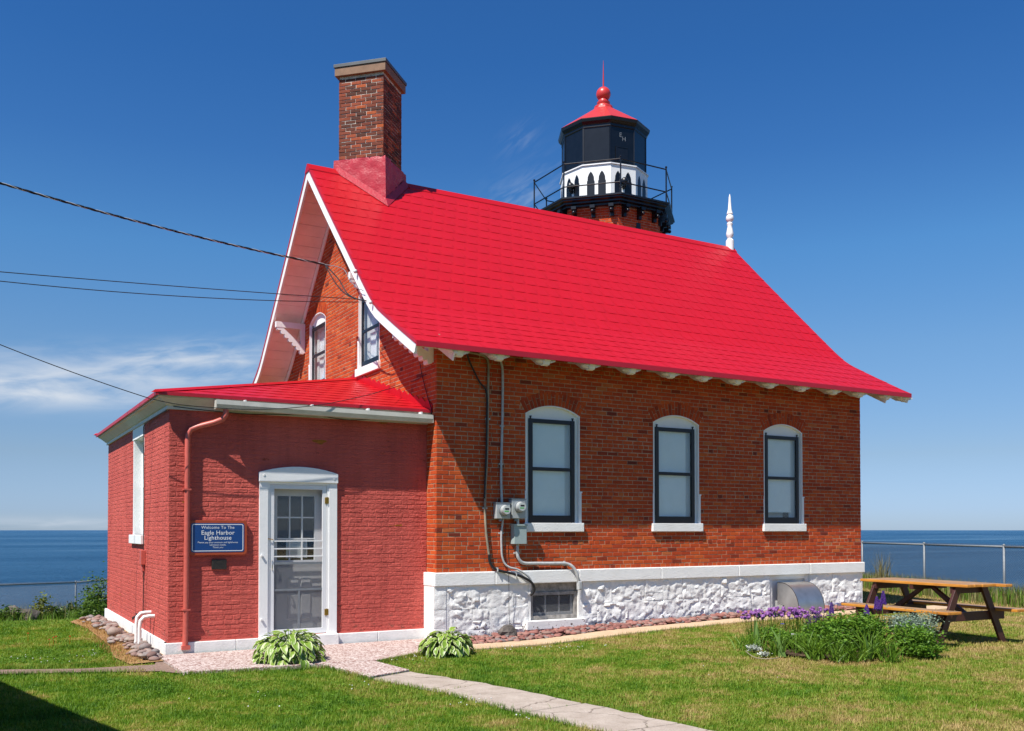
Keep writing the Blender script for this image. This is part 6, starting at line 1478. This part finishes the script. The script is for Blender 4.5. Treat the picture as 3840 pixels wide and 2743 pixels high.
# ------------------------------------------------------------------ chain link fences
def fence(P, label, hgt=1.22, cell=.055):
    P = [np.array([x, y, float(gh(x, y))]) for x, y in P]; o = thing('chain_link_fence', label, 'fence', tuple(P[0]))
    for p in P:
        w = MB(); w.tube([p - [0, 0, .3], p + [0, 0, hgt + .02]], .026, 10); w.ball(p + [0, 0, hgt + .03], .032, 8, 5); w.build('post', 'galvanised', o, smooth=True)
    for a, b_ in zip(P[:-1], P[1:]):
        w = MB(); w.tube([a + [0, 0, hgt], b_ + [0, 0, hgt]], .020, 8); w.build('top_rail', 'galvanised', o, smooth=True)
        d = b_ - a; Lf = np.linalg.norm(d[:2]); n = int(Lf / cell); m = int(hgt / cell); w = MB(); hh = hgt + .03
        def pt(u, z): return a + d * (u / Lf) + np.array([0, 0, z + .02])
        for s in (1, -1):
            for k in range(-m - 1, n + m + 1):
                u0, z0, u1, z1 = k * cell, 0.0, k * cell + s * hh, hh
                if u1 < u0:
                    if u0 > Lf: z0 += (u0 - Lf); u0 = Lf
                    if u1 < 0: z1 += u1; u1 = 0
                else:
                    if u0 < 0: z0 -= u0; u0 = 0
                    if u1 > Lf: z1 -= (u1 - Lf); u1 = Lf
                if z1 - z0 > .05 and 0 <= u0 <= Lf and 0 <= u1 <= Lf: w.tube([pt(u0, z0), pt(u1, z1)], .0029, 3, cap=False)
        w.build('chain_link_mesh', 'galvanised', o)
        w = MB(); t_ = np.linspace(0, 1, 160); sp_ = [a + d * t + np.array([0, 0, hgt]) + .03 * np.array([0, math.cos(t * 300), math.sin(t * 300)]) for t in t_]; w.tube(sp_, .0045, 4); w.build('tie_wire', 'galvanised', o)
fence([(-9.6, 12.7), (-6.1, 17.25), (-3.08, 21.06), (.0, 24.9)], 'galvanised chain link fence beyond the annex along the bluff')
fence([(11.2, -6.1), (12.35, -3.3), (13.4, -.5), (14.5, 2.3), (15.6, 5.1), (16.4, 8.2)], 'galvanised chain link fence behind the picnic table overlooking the lake')

# ------------------------------------------------------------------ wild growth along the fences
def fence_shrub(px, pyb, depth, rad, n, label, seed, mat='shrub_leaf', ls=.09):
    c = at_depth(px, pyb, depth); z = float(gh(c[0], c[1])); shrub('wild_shrub', (c[0], c[1], z), rad, n, ls, mat, label, seed, group='wild shrubs by the fence')
fence_shrub(370, 2340, 27.5, (.55, .55, .72), 1500, 'tallest wild shrub rising between the fence post and the annex', 51); fence_shrub(340, 2340, 26.5, (.4, .4, .34), 700, 'rounded wild shrub at the foot of the annex corner', 52); fence_shrub(150, 2335, 28.5, (.35, .3, .50), 620, 'light green upright shrub beside the shore boulder', 53, 'yellow_leaf'); fence_shrub(215, 2335, 28.8, (.35, .32, .30), 600, 'dark green shrub just before the fence post', 54); fence_shrub(20, 2335, 27.0, (.5, .4, .30), 650, 'low shrub in front of the shore boulder', 55); fence_shrub(262, 2335, 30.5, (.4, .35, .30), 420, 'sparse shrub growing through the mesh at the post', 56); fence_shrub(400, 2335, 29, (.5, .5, .45), 800, 'shrub tucked behind the annex corner', 57)
def tuft_field(name, line, width, n, h0, h1, mat, seed, wd=.006):
    g = np.random.default_rng(seed); P = np.array(line, float); seg = g.integers(0, len(P) - 1, n); t = g.uniform(0, 1, n)[:, None]; XY = P[seg] + (P[seg + 1] - P[seg]) * t + g.normal(size=(n, 2)) * width; Z = gh(XY[:, 0], XY[:, 1]); h = g.uniform(h0, h1, n); az = g.uniform(0, 2 * PI, n); le = g.uniform(.05, .5, n)
    B = np.stack([XY[:, 0], XY[:, 1], Z], 1); s = np.stack([-np.sin(az), np.cos(az), 0 * az], 1) * wd; d = np.stack([np.cos(az), np.sin(az), 0 * az], 1); up = np.array([0, 0, 1.])
    M_ = B + d * (le * h * .35)[:, None] + up * (h * .6)[:, None]; T_ = B + d * (le * h)[:, None] + up * h[:, None]
    V = np.stack([B - s, B + s, M_ + s * .8, M_ - s * .8, T_], 1).reshape(-1, 3); i = np.arange(n)[:, None] * 5
    F = np.concatenate([i + [0, 1, 2], i + [0, 2, 3], i + [3, 2, 4]]).reshape(-1, 3); o = bulk_mesh(name, V, F, mat, None, np.repeat(g.uniform(.02, .98, n), 5)); o['kind'] = 'stuff'; return o
tuft_field('tall_grass', [(-9.6, 12.7), (-6.1, 17.0), (-3.3, 20.6), (0, 24)], .55, 9000, .18, .5, 'blade_leaf', 61, .010)
tuft_field('dry_weeds', [(-9.6, 12.7), (-6.1, 17.0), (-3.3, 20.6), (0, 24)], .5, 2500, .3, .75, 'weed_stem', 62)
tuft_field('dry_weeds', [(11.2, -6.1), (13.5, -.4), (15.7, 5.2), (16, 9)], .40, 9000, .15, .48, 'weed_stem', 63, .007); tuft_field('tall_grass', [(11.2, -6.1), (13.5, -.4), (15.7, 5.2), (16, 9)], .35, 9000, .15, .42, 'blade_leaf', 64, .008)
c = at_depth(3300, 2165, 24.5); tuft_field('dry_weeds', [(c[0] - .1, c[1]), (c[0] + .15, c[1] - .1)], .08, 70, .8, 1.15, 'weed_stem', 65, .006)

# ------------------------------------------------------------------ lawn grass
def lawn_grass(n):
    g = np.random.default_rng(5); XYs = []; need = n
    while need > 0:
        m = 400000; r = g.uniform(3.2, 36, m) ** 1.0; th = YAW + g.uniform(-.66, .62, m); keep = g.uniform(0, 1, m) < np.clip((10.5 / r) ** .55, 0, 1)
        x = CAM[0] + r * np.sin(th); y = CAM[1] + r * np.cos(th); d = bluff_dist(x, y); ok = keep & (d < .6)
        for poly in [SLAB1, SLAB2, DIRT, STBED, STRIP] + PATHS: 
            ok &= ~point_in(x, y, np.array(poly))
        ok &= ~(point_in(x, y, np.array(STRAW)) & (g.uniform(0, 1, m) > .18))
        ok &= ~(point_in(x, y, np.array(BEDPOLY)) & (g.uniform(0, 1, m) > .6))
        ok &= ~((x > -.05) & (x < L + .05) & (y > -.05) & (y < DEP)) & ~((x > -WA - .05) & (x < 0) & (y > YA - .05) & (y < YB + .05))
        q = np.stack([x[ok], y[ok], r[ok]], 1); XYs.append(q[:need]); need -= len(q)
    Q = np.concatenate(XYs); n = len(Q); x, y, r = Q.T; z = gh(x, y)
    tone = g.uniform(.02, .98, n); patch = np.array([0.0])
    hN = .5 + .5 * np.sin(x * 2.1 + 1.3 * np.sin(y * 1.7)) * np.sin(y * 2.4 + x * .7)
    h = (.017 + .024 * g.uniform(0, 1, n) ** 1.5 + .010 * hN) * np.where(g.uniform(0, 1, n) < .03, 1.7, 1.0); az = g.uniform(0, 2 * PI, n); le = g.uniform(.1, 1.1, n); wd = (.0022 + .00030 * r) * g.uniform(.7, 1.3, n)
    flat = g.uniform(0, 1, n) < .14; le = np.where(flat, g.uniform(2, 4, n), le); h = np.where(flat, h * .42, h); tone = np.where(flat, np.clip(tone + .45, 0, 1.25), tone)      # thatch lying in the sward
    B = np.stack([x, y, z - .004], 1); s = np.stack([-np.sin(az), np.cos(az), 0 * az], 1) * wd[:, None] * .5; d = np.stack([np.cos(az), np.sin(az), 0 * az], 1); up = np.array([0, 0, 1.])
    M_ = B + d * (le * h * .4)[:, None] + up * (h * .62)[:, None]; T_ = B + d * (le * h)[:, None] + up * h[:, None]
    V = np.stack([B - s, B + s, M_ + s * .85, M_ - s * .85, T_], 1).reshape(-1, 3); i = (np.arange(n) * 5)[:, None]
    F = np.stack([i + [0, 1, 2], i + [0, 2, 3], i + [3, 2, 4]], 1).reshape(-1, 3)
    o = bulk_mesh('grass', V, F, 'grass_blade', None, np.repeat(tone, 5)); o['kind'] = 'stuff'; o['label'] = 'short mown lawn grass, greener by the annex and drier by the flower bed'
lawn_grass(560000)
def clover_patches():
    g = np.random.default_rng(21); C = []
    for px, py, n, sp_ in ((300, 2470, 900, .5), (100, 2475, 900, .5), (1560, 2495, 500, .3), (1430, 2590, 300, .35), (2060, 2600, 350, .25), (1240, 2640, 350, .3), (620, 2560, 500, .5), (2500, 2480, 450, .5), (2350, 2650, 400, .5), (900, 2570, 500, .5), (2900, 2600, 350, .6), (1900, 2470, 600, .5)):
        c = gpt(px, py); C.append(np.stack([c[0] + g.normal(size=n) * sp_, c[1] + g.normal(size=n) * sp_ * 1.3], 1))
    P = np.concatenate(C); ok = np.ones(len(P), bool)
    for poly in [SLAB1, SLAB2, DIRT, STBED, STRIP] + PATHS: ok &= ~point_in(P[:, 0], P[:, 1], np.array(poly))
    P = P[ok]; n = len(P); z = gh(P[:, 0], P[:, 1]) + g.uniform(.012, .034, n); s = g.uniform(.007, .014, n)[:, None]; az = g.uniform(0, 2 * PI, n); d = np.stack([np.cos(az), np.sin(az), g.uniform(-.3, .3, n)], 1); e = np.stack([-np.sin(az), np.cos(az), g.uniform(-.3, .3, n)], 1); B = np.stack([P[:, 0], P[:, 1], z], 1)
    V = np.stack([B - d * s, B + e * s, B + d * s, B - e * s], 1).reshape(-1, 3); o = bulk_mesh('clover_leaves', V, np.arange(4 * n).reshape(n, 4), 'garden_leaf', None, np.repeat(g.uniform(.1, .9, n), 4)); o['kind'] = 'stuff'
clover_patches()
def edge_grass():
    """longer unmown fringe along paving edges"""
    lines = [[(p[0] - .02, p[1]) for p in pl], [(p[0] + .02, p[1]) for p in prr], [(-3.95, -1.45), (-2.3, -1.66), (-2.18, -2.8)], [(-1.62, -1.66), (-.4, -1.02)], [(-.05, -1.15), (2.5, -1.09), (4.1, -1.0), (6.2, -.96), (9.6, -.94)], [(-9, .28), (-5.8, .15), (-4.4, -.05)], [(-9, -.22), (-5.8, -.40), (-4.3, -.85)]]
    for k, l_ in enumerate(lines):
        tuft_field('grass_fringe', l_, .022, 1500, .03, .075, 'grass_blade', 100 + k, .0022)
edge_grass()
tuft_field('dry_grass', [(-4.28, 0), (-4.30, 1.5), (-4.26, 3), (-4.28, 5), (-4.25, 6.8)], .09, 4200, .02, .06, 'straw_blade', 131, .003)
cl = MB(); g = random.Random(8)                       # clover heads dotted over the lawn
for (px, py, n, sx, sy) in ((150, 2480, 12, 150, 8), (330, 2465, 10, 90, 25), (1880, 2440, 26, 200, 12), (1560, 2480, 12, 90, 14), (1330, 2590, 5, 120, 30), (1780, 2640, 12, 120, 22), (900, 2650, 6, 300, 50), (2700, 2560, 4, 200, 40), (2200, 2440, 12, 120, 10), (1990, 2700, 5, 60, 20)):
    for _ in range(n):
        p = gpt(px + g.gauss(0, sx * .5), py + g.gauss(0, sy * .5)); cl.ball((p[0], p[1], float(gh(p[0], p[1])) + g.uniform(.035, .055)), g.uniform(.004, .0085), 6, 4, a=g.random() * .9 + .05)
o = cl.build('clover_flowers', 'white_petal', None, smooth=True, stuff=True)
hw_f = MB()
for px, py in ((105, 2405), (210, 2418), (262, 2417), (185, 2430), (200, 2422)):
    p = gpt(px, py); hw_f.ball((p[0], p[1], float(gh(p[0], p[1])) + .12), .016, 6, 4, a=.5, sq=(1, 1, .5)); hw_f.tube([(p[0], p[1], float(gh(p[0], p[1]))), (p[0], p[1], float(gh(p[0], p[1])) + .12)], .002, 4, a=.5)
hw_f.build('hawkweed_flowers', 'orange_petal', None, stuff=True)

# ------------------------------------------------------------------ outbuilding beside the photographer: only its shadow reaches the picture
ob = thing('outbuilding', 'plain pale clapboard outbuilding beside the lawn facing the annex', 'shed', (-9.3, -3.6, 0))
dirv = np.array([.228, -.974]); dirv /= np.linalg.norm(dirv); nrm = np.array([-dirv[1], dirv[0]]) * -1
if nrm[0] > 0: nrm = -nrm
HE = 3.0; off_ = -SUN[:2] / SUN[2] * HE; e0 = np.array([-5.837, -.852]) - off_; e0 = e0 - dirv * .75
corner = lambda s, t: e0 + dirv * s + nrm * t
Ls, Ws = 6.2, 4.6
w = MB(); P = [corner(.25, .3), corner(Ls - .25, .3), corner(Ls - .25, Ws - .3), corner(.25, Ws - .3)]; w.prism([tuple(p) for p in P], -.3, HE + .02, 2); w.build('wall', 'shed_wall', ob)
w = MB(); A, B_, C_, D_ = corner(0, 0), corner(Ls, 0), corner(Ls, Ws), corner(0, Ws); r0, r1 = corner(0, Ws / 2), corner(Ls, Ws / 2); HR = HE + 1.15
V = [(*A, HE), (*B_, HE), (*r1, HR), (*r0, HR), (*C_, HE), (*D_, HE)]; V += [(x, y, z - .10) for x, y, z in V]
w.add(V, [(0, 1, 2, 3), (3, 2, 4, 5), (6, 9, 8, 7), (9, 11, 10, 8), (0, 6, 7, 1), (4, 10, 11, 5), (0, 3, 9, 6), (3, 5, 11, 9), (1, 7, 8, 2), (2, 8, 10, 4)]); w.build('roof', 'shed_roof', ob)
